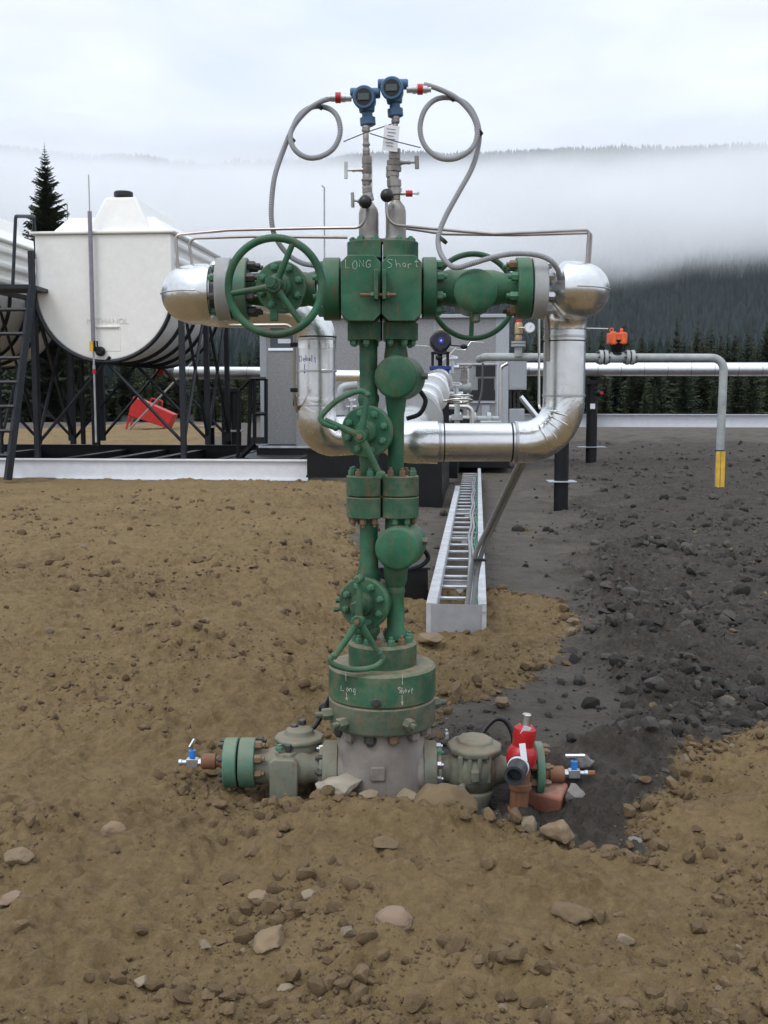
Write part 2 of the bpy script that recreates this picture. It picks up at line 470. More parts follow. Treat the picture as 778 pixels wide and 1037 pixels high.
# ---- adapter on top of the head
R2 = 34.5 * S(660)
XA = w(387.5, 660).x
za, zb = z_top, zof(656.5, -R2)
b = MB(); b.lathe((XA, 0, za - .01), (0, 0, 1), [(0, R2 - .002), (.004, R2), (zb - za, R2), (zb - za + .01, R2 - .01)], 64)
ad = b.build('adapter_flange', GREENR, well)
bolts(ad, (XA, 0, zb), (0, 0, 1), R2 * .8, 14, .0155, (BOLTG, BOLTR, BOLTG), .025, .2)

# ---- tubing strings
xL, xR = w(373.5, 500).x, w(401, 500).x
def zz(py): return zof(py)
def string(x, segs, name, m=GREEN):
    """segs: list (py, r)"""
    segs = sorted(((zz(py), r) for py, r in segs))
    z0 = segs[0][0]
    return MB().lathe((x, 0, z0), (0, 0, 1), [(z - z0, r) for z, r in segs], 36).build(name, m, well)
zA = zb
sL = string(xL, [(662, .034), (645, .034), (640, .048), (636, .048), (630, .039), (592, .037), (588, .05), (582, .052), (578, .047), (574, .041), (532, .038), (524, .038)], 'long_tubing_string')
sR = string(xR, [(662, .035), (650, .035), (646, .05), (640, .05), (636, .038), (603, .036), (600, .04), (598, .041), (594, .037), (588, .048), (576, .052), (530, .046), (524, .046)], 'short_tubing_string')
sL2 = string(xL, [(484, .036), (470, .037), (466, .04), (410, .04), (406, .045), (402, .045), (398, .038), (345, .038), (340, .038)], 'long_tubing_string')
sR2 = string(xR, [(484, .034), (474, .034), (420, .035), (414, .04), (402, .046), (360, .05), (352, .045), (340, .045)], 'short_tubing_string')

# ---- split flanges in the middle
sc = S(500)
def half_disc(cx, r, xcut, side, z0, z1, n=40, ch=.004):
    pts = []
    a0 = math.acos(max(-1, min(1, (xcut - cx) / r)))
    if side < 0: angs = [a0 + (2 * pi - 2 * a0) * i / n for i in range(n + 1)]
    else: angs = [-a0 + 2 * a0 * i / n for i in range(n + 1)]
    poly = [(cx + r * cos(t), r * sin(t)) for t in angs]
    return poly
def prismz(b, poly, z0, z1): b.prism(poly, (0, 0, z0), (1, 0, 0), (0, 1, 0), z1 - z0)
rF = 20.5 * sc
zt, zs, zb2 = zof(483, -rF), zof(504, -rF), zof(526, -rF)
cutL, cutR = w(385.6, 500).x, w(387.6, 500).x
cxl, cxr = w(371.5, 500).x, w(403.7, 500).x
for z0, z1, dd in ((zs + .002, zt, 1), (zb2, zs - .002, -1)):
    for cx, cut, side in ((cxl, cutL, -1), (cxr, cutR, 1)):
        b = MB(); prismz(b, half_disc(cx, rF, cut, side, z0, z1), z0, z1)
        fl = b.build('split_flange', GREENR, well, .004)
        bolts(fl, (cx, 0, z1 if dd > 0 else z0), (0, 0, dd), rF * .76, 8, .0145, (BOLTR, BOLTG, BOLTR) if dd > 0 else (BOLTG, BOLTG, BOLTR), .024, .3,
              keep=lambda p, c=cut, s=side: (p.x - c) * s > .014)
MB().bx(cxl - rF * .6, cxr + rF * .6, -.04, .04, zs - .003, zs + .003).build('rusty_gasket', RUST, well)

# ---- round valve body with blank cap towards the camera (short string) and its handle at the back
def barrel_valve(px, py, r, name, label=None, depth=.17, back=.1, tilt=11, plug=(1, 0)):
    ax = V((sin(radians(tilt)), cos(radians(tilt)), 0))         # pointing to the back
    c = V((xR, 0, zof(py)))
    front = w(px, py, -depth * .75)
    c = front + ax * depth
    c.z = front.z
    L = depth + back
    b = MB(); b.lathe(front, ax, [(0, r - .014), (.004, r - .006), (.012, r), (L * .45, r * 1.0), (L * .62, r * 1.05), (L * .82, r * 1.0), (L, r * .8)], 48)
    body = b.build(name, GREEN, well)
    return body, front, ax, c
vb1, fr1, ax1, c1 = barrel_valve(400.5, 382, 22.2 * S(382, 4.45), 'upper_master_valve')
vb2, fr2, ax2, c2 = barrel_valve(401.5, 556, 22.6 * S(556, 4.45), 'lower_master_valve')
for vb, py, blk in ((vb1, 381, 0), (vb2, 552, 1)):
    for dz, px0 in ((0, 0),) if not blk else ((.018, 0), (-.022, -6)):
        p = w(421 + px0, py, -.01); p.z += dz
        g = MB().lathe(p, V((1, -.15, 0)), [(0, .009), (.03, .009)], 14).lathe(p + V((.02, -.003, 0)), V((1, -.15, 0)), [(0, .016), (.028, .016), (.031, .013)], 6)
        g.build('grease_fitting', GREEND, vb)
# rear handles seen behind (black grips)
def rear_handle(vb, pts, rr=.0105):
    MB().tube(smoothpath([w(x, y, dy) for x, y, dy in pts], 6), rr, 10).build('handle', BLACK, vb)
rear_handle(vb1, [(412, 424, .22), (425, 419, .23), (431, 407, .24), (427, 398, .24), (418, 388, .22)])
rear_handle(vb2, [(412, 578, .2), (426, 573, .22), (433, 567, .23), (433, 562, .23), (429, 556, .22)])

# ---- left string valves: bonnet flange, stem hub, sector handle
def bonnet(px, py, r, parent, name, tilt=-14, dy=-.06, nb=8, hub=True, m=GREEN, t=.035, bm=(BOLTG, BOLTG), hubr=.03, reach=.1, nbs=.0158):
    ax = V((sin(radians(tilt)), -cos(radians(tilt)), 0))        # towards the camera, turned left
    c = w(px, py, dy)
    b = MB(); b.lathe(c, ax, [(0, r * .97), (.004, r), (t - .005, r), (t, r - .005)], 48)
    b.lathe(c - ax * .12, ax, [(0, r * .8), (.12, r * .84)], 32)
    fl = b.build(name, m, parent)
    bolts(fl if parent is well else parent, c + ax * t, ax, r * .73, nb, nbs, bm, .016, .4, 1.5)
    b = MB(); b.lathe(c + ax * (t - .01), ax, [(0, r * .47), (.03, r * .43), (.045, r * .38), (.05, .026), (reach, .024), (reach + .01, .02)], 32)
    b.build('stem_housing', m, fl if parent is well else parent)
    return fl, c, ax
def sector_handle(parent, hub, ax, rel, arcpair, knob, r=.011, m=GREEN, hubr=.026):
    """rel: pixel points of the spokes' ends; hub pixel"""
    b = MB()
    H = hub
    b.lathe(H - ax * .018, ax, [(0, hubr * .9), (.006, hubr), (.03, hubr), (.036, hubr * .86)], 26)
    for p in rel:
        n = 6; L = [H.lerp(p, i / n) for i in range(n + 1)]
        b.tube(L, r, 10, rs=[r * 1.45 - r * .55 * i / n for i in range(n + 1)])
    b.tube(smoothpath(arcpair, 7), r * 1.05, 10)
    for p in arcpair[:1] + arcpair[-1:]: b.sphere(p, r * 1.25, 12, 8)
    if knob is not None:
        b.lathe(knob - ax * .022, ax, [(0, r * 1.3), (.01, r * 1.55), (.05, r * 1.4), (.056, r * 1.1)], 18)
    o = b.build('handle', m, parent)
    MB().lathe(H + ax * .016, ax, [(0, .012), (.012, .012), (.013, .008)], 6).build('stem_nut', BOLTR, parent)
    return o

fu, cu, au = bonnet(373, 437, 26.5 * S(437, 4.5), well, 'upper_bonnet_flange', -12, -.075)
hub = w(365.5, 442, -.2)
P = lambda x, y, d=-.2: w(x, y, d)
sector_handle(fu, hub, au, [P(372.5, 400), P(329, 425, -.215), P(386, 482, -.19)],
              [P(372.5, 400), P(366, 396), P(354, 399, -.205), P(341, 406, -.21), P(331, 415, -.215), P(325, 423, -.215), P(329, 429, -.215), P(340, 433, -.21)], P(386, 481, -.19), .0115)
fl_, cl_, al_ = bonnet(371, 610, 26.5 * S(610, 4.5), well, 'lower_bonnet_flange', -20, -.07)
hub = w(363.5, 629, -.21)
sector_handle(fl_, hub, al_, [P(338, 667, -.225), P(386, 665, -.2), P(364.5, 586, -.21)],
              [P(338, 664, -.225), P(334.5, 668, -.225), P(338, 673, -.225), P(350, 677, -.22), P(365, 678, -.22), P(380, 675, -.21), P(388, 668, -.2), P(385, 662, -.2)], P(364.5, 586, -.21), .0115)
# valve body blocks behind the bonnets, side plugs
for py, par in ((437, fu), (610, fl_)):
    b = MB(); b.sphere((xL, .0, zof(py)), .06, 28, 18, 1, 1.1, 1.2); b.build('valve_body', GREEN, par)
for px, py in ((340, 608), (338, 617)):
    p = w(px, py, -.05)
    MB().lathe(p, V((1, .1, 0)), [(0, .012), (.02, .012), (.021, .008), (.09, .008)], 6).build('grease_fitting', GREEN, fl_)

# ---- top block
sc = S(290)
zb0, zb1 = zof(325, -.16), zof(258, -.16)
yb = .16
xs = [w(345.3, 290, -.16).x, w(385.6, 290, -.16).x, w(386.7, 290, -.16).x, w(427, 290, -.16).x]
def chamfer_block(x0, x1, z0, z1, c=.028):
    b = MB()
    poly = [(x0 + c, z0), (x1 - c, z0), (x1, z0 + c), (x1, z1 - c), (x1 - c, z1), (x0 + c, z1), (x0, z1 - c), (x0, z0 + c)]
    b.prism(poly, (0, -yb, 0), (1, 0, 0), (0, 0, 1), -2 * yb)
    return b
bl = []
for k in (0, 1):
    o = chamfer_block(xs[2 * k], xs[2 * k + 1], zb0, zb1).build('flow_tee_block', GREEN, well, .003)
    bl.append(o)
fx = [w(352, 335).x, w(386, 335).x, w(388, 335).x, w(423.5, 335).x]
zlo0, zlo1 = zof(343.5, -.12), zb0 + .002
zhi0, zhi1 = zb1 - .002, zof(241.5, -.12)
for z0, z1, up_ in ((zlo0, zlo1, 0), (zhi0, zhi1, 1)):
    for k in (0, 1):
        x0, x1 = fx[2 * k], fx[2 * k + 1]
        r = .098; cx = x0 + r if k == 0 else x1 - r
        cut = x1 if k == 0 else x0
        b = MB(); prismz(b, half_disc(cx, r, cut, -1 if k == 0 else 1, z0, z1), z0, z1)
        fo = b.build('split_flange', GREEN, well, .003)
        bolts(fo, (cx, 0, z1 if up_ else z0), (0, 0, 1 if up_ else -1), r * .78, 8, .0145, (BOLTG, BOLTG, BOLTD), .02 if not up_ else .016, .3, 1.3,
              keep=lambda p, c=cut, s=(-1 if k == 0 else 1): (p.x - c) * s > .014)
MB().bx(w(385, 290).x, w(387.5, 290).x, -.03, .03, zlo0, zhi1).build('seam_shade_strip', DARKHOLE, well)  # dark strips added in both slots, standing in for the shade between the halves
MB().bx(w(385, 500).x, w(388, 500).x, -.02, .02, zb2, zt).build('seam_shade_strip', DARKHOLE, well)
# seam bracket
yF = -yb
for px, t in ((381.2, 273), (389.3, 273)):
    x = w(px, 290, yF).x; a, c_ = w(px, 274, yF).z, w(px, 304, yF).z
    MB().bx(x - .0075, x + .0075, yF - .045, yF + .002, c_, a).build('clamp_lug', GREEN, well, .002)
x0, x1, zc_ = w(365, 299, yF - .025).x, w(401, 299, yF - .025).x, w(380, 298.5, yF - .025).z
cb = MB().cyl((x0, yF - .025, zc_), (x1, yF - .025, zc_), .0065, n=14).build('clamp_rod', RUST, well)
one_bolt(cb, (w(379, 299, yF).x, yF - .025, zc_), (-1, 0, 0), .0125, BOLTG, .014, 1)
one_bolt(cb, (w(391.5, 299, yF).x, yF - .025, zc_), (1, 0, 0), .0125, BOLTR, .014, 1)
# handwriting
def facestroke(pl, y): return [w(a, c, y) for a, c in pl]
strokes([facestroke(q, yF - .001) for q in letters('LONG', 350, 263, 8, 6)], .001, CHALK, 'lettering', bl[0])
strokes([facestroke(q, yF - .001) for q in letters('Short', 392, 262, 8, 7.5)], .001, CHALK, 'lettering', bl[1])

# ---- wings
zw = zof(292)
def disc(x0, x1, r, z, m, name, parent, ch=.004):
    s = 1 if x1 > x0 else -1; L = abs(x1 - x0)
    return MB().lathe((x0, 0, z), (s, 0, 0), [(0, r - ch), (ch, r), (L - ch, r), (L, r - ch)], 56).build(name, m, parent)
X = lambda px, py=292, dy=0: w(px, py, dy).x
# left wing
zwl = zof(293)
wl = MB()
wl.lathe((X(320), 0, zwl), (-1, 0, 0), [(0, .075), (.03, .068), (.06, .073), (X(320) - X(266), .07), (X(320) - X(252), .062)], 40)
wl.sphere((X(287), .0, zwl), .098, 32, 20, 1, 1, 1.02)
wlo = wl.build('left_wing_valve', GREEN, well)
g1 = disc(X(345), X(328), .129, zwl, GREEN, 'wing_flange', wlo); bolts(wlo, (X(328), 0, zwl), (-1, 0, 0), .1, 8, .019, (BOLTG, BOLTG), .027, .5)
g2 = disc(X(252), X(236.5), .129, zwl, GREENL, 'wing_flange', wlo); bolts(wlo, (X(252), 0, zwl), (1, 0, 0), .1, 8, .019, (BOLTD, BOLTD, BOLTD), .034, .5, 1.6)
g3 = disc(X(235.2), X(221), .129, zwl, GREYFL, 'outlet_flange', wlo); bolts(wlo, (X(221), 0, zwl), (-1, 0, 0), .1, 8, .0175, (BOLTD, BOLTS, BOLTG), .022, .5, 1.3)
fb, cb_, ab_ = None, None, None
ax = V((-.12, -1, 0)).normalized()
c = w(286, 291, -.085)
rb = 26 * S(291, 4.48)
b = MB(); b.lathe(c, ax, [(0, rb * .97), (.004, rb), (.03, rb), (.034, rb - .004)], 48); b.lathe(c - ax * .07, ax, [(0, rb * .86), (.07, rb * .86)], 40)
b.build('bonnet_flange', GREEN, wlo)
bolts(wlo, c + ax * .034, ax, rb * .76, 8, .0155, (BOLTG,), .017, .4, 1.4)
b = MB(); b.lathe(c + ax * .03, ax, [(0, .052), (.05, .048), (.056, .04), (.075, .036), (.08, .022), (.2, .02)], 30).build('stem_housing', GREEN, wlo)
wc = w(278.5, 290, -.27)
RW = 48.0 * S(290, 4.33); rt = .0155
wx = V((1, -.08, 0)).normalized(); wa = V((-.1, -1, -.02)).normalized()
b = MB(); b.ring(wc, wa, RW, rt, 96, 14)
for (px, py) in ((297.5, 246), (233, 297), (307.5, 330)):
    e = w(px, py, -.27); d = (e - wc).normalized(); e = wc + (d - wa * d.dot(wa)).normalized() * RW
    s0 = wc + (e - wc).normalized() * .02
    b.tube([s0.lerp(e, i / 5) for i in range(6)], .01, 12, rs=[.0155, .0135, .0125, .012, .012, .012])
b.lathe(w(278, 289, -.27) - wa * .025, wa, [(0, .03), (.01, .034), (.04, .033), (.048, .027)], 30)
b.build('handwheel', GREEN, wlo)
MB().lathe(w(278, 289, -.27) + wa * .022, wa, [(0, .0155), (.012, .0155), (.013, .012)], 6).build('stem_nut', GREEND, wlo)
MB().bx(X(279) - .012, X(279) + .02, -.12, -.08, zof(325, -.1), zof(308, -.1)).build('grease_fitting', GREEN, wlo, .003)
# right wing
zwr = zof(292)
wr = MB()
wr.lathe((X(441), 0, zwr), (1, 0, 0), [(0, .08), (.03, .07), (.06, .078), (X(500) - X(441), .075), (X(512) - X(441), .06), (X(523) - X(441), .07)], 40)
wro = wr.build('right_wing_valve', GREEN, well)
g1 = disc(X(427.6), X(441.5), .127, zwr, GREEN, 'wing_flange', wro); bolts(wro, (X(441.5), 0, zwr), (1, 0, 0), .1, 8, .0185, (BOLTG,), .027, .5)
g2 = disc(X(522), X(536.5), .126, zwr, GREEN, 'wing_flange', wro); bolts(wro, (X(522), 0, zwr), (-1, 0, 0), .1, 8, .0185, (BOLTD, BOLTG, BOLTR), .03, .5)
g3 = disc(X(538), X(552), .126, zwr, GREYFL, 'outlet_flange', wro); bolts(wro, (X(552), 0, zwr), (1, 0, 0), .1, 8, .0175, (BOLTS, BOLTS, GREYFL), .026, .5, 1.15)
c = w(482, 294, -.14); rb = 22.5 * S(294, 4.47)
b = MB(); b.lathe(c, (0, 1, 0), [(-.012, .001), (-.010, rb * .5), (-.004, rb * .82), (.008, rb * .97), (.03, rb), (.2, rb * 1.02), (.24, rb * .85)], 48)
b.build('valve_body', GREEN, wro)
p = w(482, 316, -.1)
MB().lathe(p, V((0, -.2, -1)), [(0, .011), (.02, .011)], 14).lathe(p + V((0, 0, -.014)), V((0, -.2, -1)), [(0, .018), (.024, .018), (.028, .014)], 6).build('grease_fitting', GREEND, wro)
wc = w(479, 300, .3); RW2 = 42 * S(300, 4.9); wa2 = V((0, 1, 0))
b = MB(); b.ring(wc, wa2, RW2, .0125, 80, 12)
for a in (-92, 28, 148):
    e = wc + V((cos(radians(a)), 0, sin(radians(a)))) * RW2
    b.tube([wc, wc.lerp(e, .5), e], .0105, 10)
b.lathe(wc - wa2 * .03, wa2, [(0, .03), (.06, .03)], 24); b.cyl(V((wc.x, .05, wc.z)), wc, .022)
b.build('handwheel', GREEN, wro)

# ---- top caps (grey steel necks)
xT = [w(373.5, 225).x, w(401, 222).x]
for k, (x, ptop, r) in enumerate(((xT[0], 205, .041), (xT[1], 203, .042))):
    z0 = zhi1 - .002; z1 = zof(ptop)
    MB().lathe((x, 0, z0), (0, 0, 1), [(0, .066), (.014, .066), (.018, .045), (.03, r), (z1 - z0 - .045, r), (z1 - z0 - .025, r * .88), (z1 - z0 - .008, r * .55), (z1 - z0, r * .45)], 36).build('tree_cap', MANIF, well)

# ================================================================== lower side valves
zsv = zof(776)
def casing_valve(side):
    pass
# left
lv = MB()
x1 = X(322, 776); x0 = X(262, 776)
lv.lathe((x1 + .03, 0, zsv), (-1, 0, 0), [(0, .1), (.02, .1), (.022, .07), (.06, .07), (.09, .085), (.22, .085), (.25, .074), (.3, .074), (x1 - x0 + .07, .075)], 36)
cx = X(291, 776)
lv.sphere((cx + .03, .02, zsv), .1, 30, 20, 1.1, 1, .95)
lv.lathe((cx, -.02, zsv - .16), (0, 0, 1), [(0, .05), (.02, .058), (.16, .062), (.24, .056)], 8, phase=.39)
lv.prism([(-.05, -.14), (.05, -.14), (.06, -.12), (.063, .045), (.045, .062), (-.04, .066), (-.06, .05), (-.06, -.12)], (cx - .008, -.105, zsv), (1, 0, 0), (0, 0, 1), -.12)
lv.lathe((cx + .05, .05, zsv + .05), (0, 0, 1), [(0, .09), (.035, .1), (.05, .1), (.055, .112), (.072, .11), (.078, .07), (.1, .06), (.11, .04)], 10, phase=.2)
lv.prism([(-.09, .05), (-.04, .08), (.0, .085), (.0, .05)], (cx + .01, -.05, zsv), (1, 0, 0), (0, 0, 1), -.09)
lvo = lv.build('left_casing_valve', GREENV, well, .013, seg=3)
for px, py, dy in ((292, 758, -.05), (298, 738, .06), (306, 733, .09)):
    p = w(px, py, dy); MB().lathe(p - V((0, 0, .02)), (0, 0, 1), [(0, .011), (.014, .011), (.016, .018), (.036, .018), (.04, .014)], 6).build('grease_fitting', BOLTD, lvo)
for px, py, dy in ((283, 760, -.06),):
    p = w(px, py, dy); one_bolt(lvo, p, (0, 0, 1), .016, BOLTG, .02)
for (a, bb, m, r) in ((259.5, 243.5, GREENL, .107), (241.5, 228, GREENL, .107)):
    o = disc(X(a, 770), X(bb, 770), r, zof(772), m, 'outlet_flange', lvo)
bolts(lvo, (X(260, 770), 0, zof(770)), (1, 0, 0), .085, 8, .0195, (BOLTD, BOLTR, BOLTR), .03, .5)
bolts(lvo, (X(228, 770), 0, zof(770)), (-1, 0, 0), .085, 8, .0145, (BOLTD,), .018, .5)
ln = MB().lathe((X(228.5, 771), 0, zof(771)), (-1, 0, 0), [(0, .03), (.02, .03), (.022, .026), (.04, .026), (.042, .034), (.098, .034), (.104, .028)], 24).build('rusty_nipple', RUST, well)
# lever behind
b = MB(); b.tube([w(309, 746, .16), w(320, 735, .18), w(328, 722, .2)], .011, 10, rs=[.014, .009, .012]); b.sphere(w(329, 718, .2), .028, 16, 10)
b.tube([w(329, 718, .2), w(335, 706, .2)], .013, 10); b.build('valve_lever', BLACK, well)
# right
rv = MB()
x0 = X(449, 778); x1 = X(540, 778); zr = zof(779)
rv.lathe((x0 - .03, 0, zr), (1, 0, 0), [(0, .1), (.02, .1), (.022, .06), (.05, .06), (.07, .085), (.12, .103), (.19, .103), (.24, .075), (.3, .055), (.36, .055), (.4, .08)], 36)
cx = X(479, 778)
rv.sphere((cx, -.005, zr + .005), .118, 32, 22, 1.0, .95, .98)
rv.lathe((cx + .01, -.02, zr - .2), (0, 0, 1), [(0, .045), (.02, .055), (.06, .06), (.1, .08), (.12, .08)], 14)
rv.lathe((cx + .005, 0, zr + .075), V((.03, -.05, 1)), [(0, .1), (.012, .122), (.036, .124), (.042, .112), (.05, .085), (.066, .078), (.072, .055)], 9, phase=.2)
for q_, ww_ in ((-.06, .012), (-.022, .01), (.02, .01), (.06, .012)):
    rv.prism([(-ww_, -.03), (ww_, -.03), (ww_, .09), (-ww_, .09)], (cx + q_, -.122 + abs(q_) * .35, zr), (1, 0, 0), (0, 0, 1), -.06)
rv.box((cx, -.118, zr + .01), (.036, .03, .05)); rv.lathe((cx - .05, -.1, zr - .04), (-.4, -1, 0), [(0, .018), (.03, .018)], 8)
rvo = rv.build('right_casing_valve', GREENV, well, .014, seg=3)
b = MB(); b.tube(smoothpath([w(484, 750, .1), w(492, 737, .12), (w(502, 728, .13)), w(512, 730, .13), w(519, 742, .12), w(521, 756, .1)], 6), .0125, 12); b.build('bent_lever', RUBBER, rvo)
one_bolt(rvo, w(452, 748, .0), (0, 0, 1), .012, BOLTS, .03)
rf = disc(X(541, 775), X(549, 775), .116, zof(778), GREENL, 'blind_flange', well)
bolts(rf, (X(549, 775), 0, zof(778)), (1, 0, 0), .092, 8, .017, (BOLTR,), .022, .5)
bolts(rf, (X(541, 775), 0, zof(778)), (-1, 0, 0), .092, 8, .017, (BOLTR,), .03, .5)
MB().lathe((X(549, 783), 0, zof(784)), (1, 0, 0), [(0, .034), (.02, .034), (.022, .026), (.03, .026), (.032, .036), (.09, .036), (.096, .03)], 24).build('rusty_nipple', RUST, well)

# ---- relief valve (red) screwed on
prv = w(526, 812, -.13)
rlv = thing('relief_valve', 'red relief valve with a dark open outlet and white tag beside the wellhead', 'valve', WO + V((prv.x, prv.y, -.05)))
ro = rlv.location - WO
L = lambda px, py, dy=-.13: w(px, py, dy) - ro
b = MB(); b.lathe(L(524, 840), L(525, 800) - L(524, 840), [(0, .03), (.25, .03)], 20); b.build('grey_pipe', GREYFL, rlv)
b = MB(); b.tube(rounded([L(525, 822), L(526, 806), L(527, 797), L(528, 780)], .02), .04, 24, rs=None)
b.lathe(L(525, 823), V((0, 0, 1)), [(0, .047), (.02, .047), (.024, .04)], 24); b.lathe(L(527, 798), V((0, 0, 1)), [(0, .048), (.022, .048), (.026, .04)], 24)
b.build('rusty_elbow', RUST, rlv)
ax = (L(531, 738) - L(524, 790)).normalized(); o0 = L(525.5, 786)
b = MB(); b.lathe(o0, ax, [(0, .03), (.01, .04), (.05, .046), (.055, .06), (.075, .064), (.1, .064), (.12, .058), (.135, .046), (.16, .046), (.175, .05), (.21, .046), (.225, .03)], 32)
bd = b.build('valve_body', RED, rlv)
MB().lathe(o0 + ax * .22, ax, [(0, .021), (.05, .02), (.054, .016)], 20).build('cap', STEEL, rlv)
MB().box(L(532, 741, -.17), (.034, .002, .05), rot=Euler((.3, .35, .2))).box(L(530, 762, -.215), (.026, .002, .075), rot=Euler((-.1, -.12, 0))).build('tag', PAPER, rlv)
nz0 = L(527, 772, -.15); nz1 = L(521, 786, -.30)
na = (nz1 - nz0).normalized(); NL = (nz1 - nz0).length
b = MB(); b.lathe(nz0, na, [(0, .045), (NL * .35, .045), (NL * .36, .042), (NL, .042), (NL, .031), (NL - .05, .03), (NL - .051, .001)], 30, cap=False); b.build('outlet_pipe', plain('dark_grey_plastic', (.035, .037, .042), .5), rlv)
MB().lathe(nz0 + na * (NL * .33), na, [(0, .0455), (.012, .0455)], 30).build('white_band', PAPER, rlv)

# ---- needle valves at both ends
def needle(nm, label, px, py, side, hd_py, bar):
    p = w(px, py)
    t = thing(nm, label, 'valve', WO + p)
    s = side
    b = MB(); b.lathe((0, 0, 0), (s, 0, 0), [(-.03, .012), (0, .012), (.001, .018), (.02, .018), (.021, .012), (.04, .012)], 6)
    b.box((s * .045, 0, 0), (.05, .034, .036)); b.lathe((s * .07, 0, 0), (s, 0, 0), [(0, .011), (.02, .011), (.021, .014), (.035, .014)], 12)
    b.build('body', BOLTS, t, .003)
    MB().lathe((s * .045, 0, .018), (0, 0, 1), [(0, .012), (.008, .012), (.009, .016), (.036, .016), (.038, .01)], 16).build('bonnet_cap', BLUEH, t)
    h = MB(); h.cyl((s * .045, 0, .05), (s * .045, 0, .075), .005, n=10)
    if bar == 0: h.tube([(s * .045 - .04, 0, .078), (s * .045 + .045, 0, .078)], .0085, 12)
    else: h.tube([(s * .045 - .008, -.02, .07), (s * .045 + .006, .02, .094)], .0085, 12)
    h.build('handle', CHROME, t)
    return t
needle('needle_valve', 'small steel needle valve with blue cap at the left end, over brown soil', 205.5, 772, -1, 0, 1)
nvr = needle('needle_valve', 'small steel needle valve with level bar handle over black rubble', 571, 783, 1, 0, 0)
MB().lathe((.105, 0, 0), (1, 0, 0), [(0, .013), (.03, .013)], 8).build('rusty_plug', RUST, nvr)

# ================================================================== transmitters
def transmitter(px, py, foot, label, side, tilt=0.0):
    """px,py centre of the round display; foot = pixel y at which the stem meets the tree cap"""
    c = w(px, py, -.03)
    base = w(373.5 if side < 0 else 401, foot)
    t = thing('pressure_transmitter', label, 'transmitter', WO + base)
    def Q(x, y, d=-.0): return w(x, y, d) - base
    R = .0415
    C = Q(px, py, -.0)
    fa = V((-.12, -1, -.05)).normalized()
    b = MB(); b.lathe(C - fa * .055, fa, [(0, R * .8), (.006, R * .95), (.03, R * .98), (.07, R), (.074, R * 1.12), (.098, R * 1.12), (.104, R * 1.02)], 40)
    # ears
    b.cyl(C - V((.062, 0, -.024)), C + V((.062, 0, .024)), .021, .021, 22, .004)
    b.lathe(C + V((.005, .01, -.02)), V((.08, 0, -1)), [(0, R * .85), (.028, .031), (.032, .022), (.05, .022), (.052, .032), (.08, .032), (.086, .02)], 26)
    hs = b.build('housing', BLUE, t)
    MB().lathe(C + fa * .0475, fa, [(0, R * .8), (.003, R * .8)], 32).build('dark_bezel', DARKHOLE, hs)
    MB().box(C + fa * .0525, (.046, .003, .026), rot=Euler((0, 0, -.12))).build('display', LCD, hs)
    b = MB(); s = side
    e = C + V((s * .066, 0, .004 if side > 0 else .006))
    b.lathe(e, (s, 0, 0), [(-.01, .015), (.014, .015), (.015, .018), (.03, .018), (.031, .016), (.074, .016), (.076, .012), (.09, .012)], 14)
    b.build('cable_gland', BOLTS, t)
    MB().lathe(e + V((s * .034, 0, 0)), (s, 0, 0), [(0, .0215), (.022, .0215)], 20).build('red_ring', RED, t)
    return t, Q, C, e + V((s * .09, 0, 0)), base
tl, Ql, Cl, El, Bl = transmitter(370, 100.5, 203, 'lower left blue pressure transmitter with round display on a thin valve stack', -1)
tr, Qr, Cr, Er, Br = transmitter(398, 91.5, 200, 'higher right blue pressure transmitter with a paper tag on its stem', 1)
def stack(t, Q, spec, name='valve_stack'):
    b = MB()
    for x0, y0, x1, y1, r, n in spec:
        r *= 1.18; L_ = (Q(x1, y1) - Q(x0, y0)).length; b.lathe(Q(x0, y0), Q(x1, y1) - Q(x0, y0), [(0, r * .86), (.003, r), (L_ * .45, r), (L_ * .47, r * .86), (L_ * .53, r * .86), (L_ * .55, r), (L_ - .003, r), (L_, r * .86)], n)
    return b.build(name, MANIF, t)
stack(tl, Ql, [(370.5, 134, 371, 127, .0145, 6), (371, 150, 370.5, 134, .0105, 14), (371, 148, 371, 145, .0135, 6), (371, 158, 371, 150, .0125, 6),
               (371.5, 176, 371.5, 158, .017, 4), (371, 188, 371.5, 176, .0145, 6), (371.5, 184, 371.5, 181, .019, 8), (372, 196, 371.5, 188, .017, 4), (373.5, 204, 372, 196, .02, 6)])
MB().box(Ql(375.5, 178, .02), (.014, .02, .17)).build('support_bar', STEEL, tl)
stack(tr, Qr, [(400.5, 125, 401, 117, .0145, 6), (400, 152, 400.5, 125, .0095, 14), (399.5, 162, 400, 150, .02, 6), (399, 174, 399.5, 162, .026, 4), (398, 184, 398.5, 174, .021, 6),
               (400, 198, 399, 182, .025, 6), (400.5, 203, 400, 198, .018, 12), (396, 180, 396, 168, .017, 12)])
def tee(t, Q, p0, p1, bar0, bar1, m=CHROME, r=.0045, br=.007, name='tee_handle'):
    b = MB(); b.tube([p0, p1], r, 8); d = (p1 - p0)
    b.lathe(p0, d, [(0, .008), (d.length * .25, .008), (d.length * .26, .0065), (d.length * .55, .0065), (d.length * .56, .008), (d.length * .7, .008)], 8)
    b.tube([bar0, bar1], br, 10)
    return b.build(name, m, t)
tee(tl, Ql, Ql(368, 172), Ql(352, 172.5), Ql(350.5, 164), Ql(350.5, 181), STEEL)
tee(tl, Ql, Ql(372, 205, -.05), Ql(358, 203, -.05), Ql(357, 195, -.05), Ql(357.5, 210, -.05), MANIF)
tee(tr, Qr, Qr(405, 165), Qr(420, 164.5), Qr(422, 158), Qr(422.5, 171), MANIF, br=.009)
tee(tr, Qr, Qr(406, 196), Qr(423, 196), Qr(423.5, 194.5), Qr(423.5, 197.5), STEEL, br=.005)
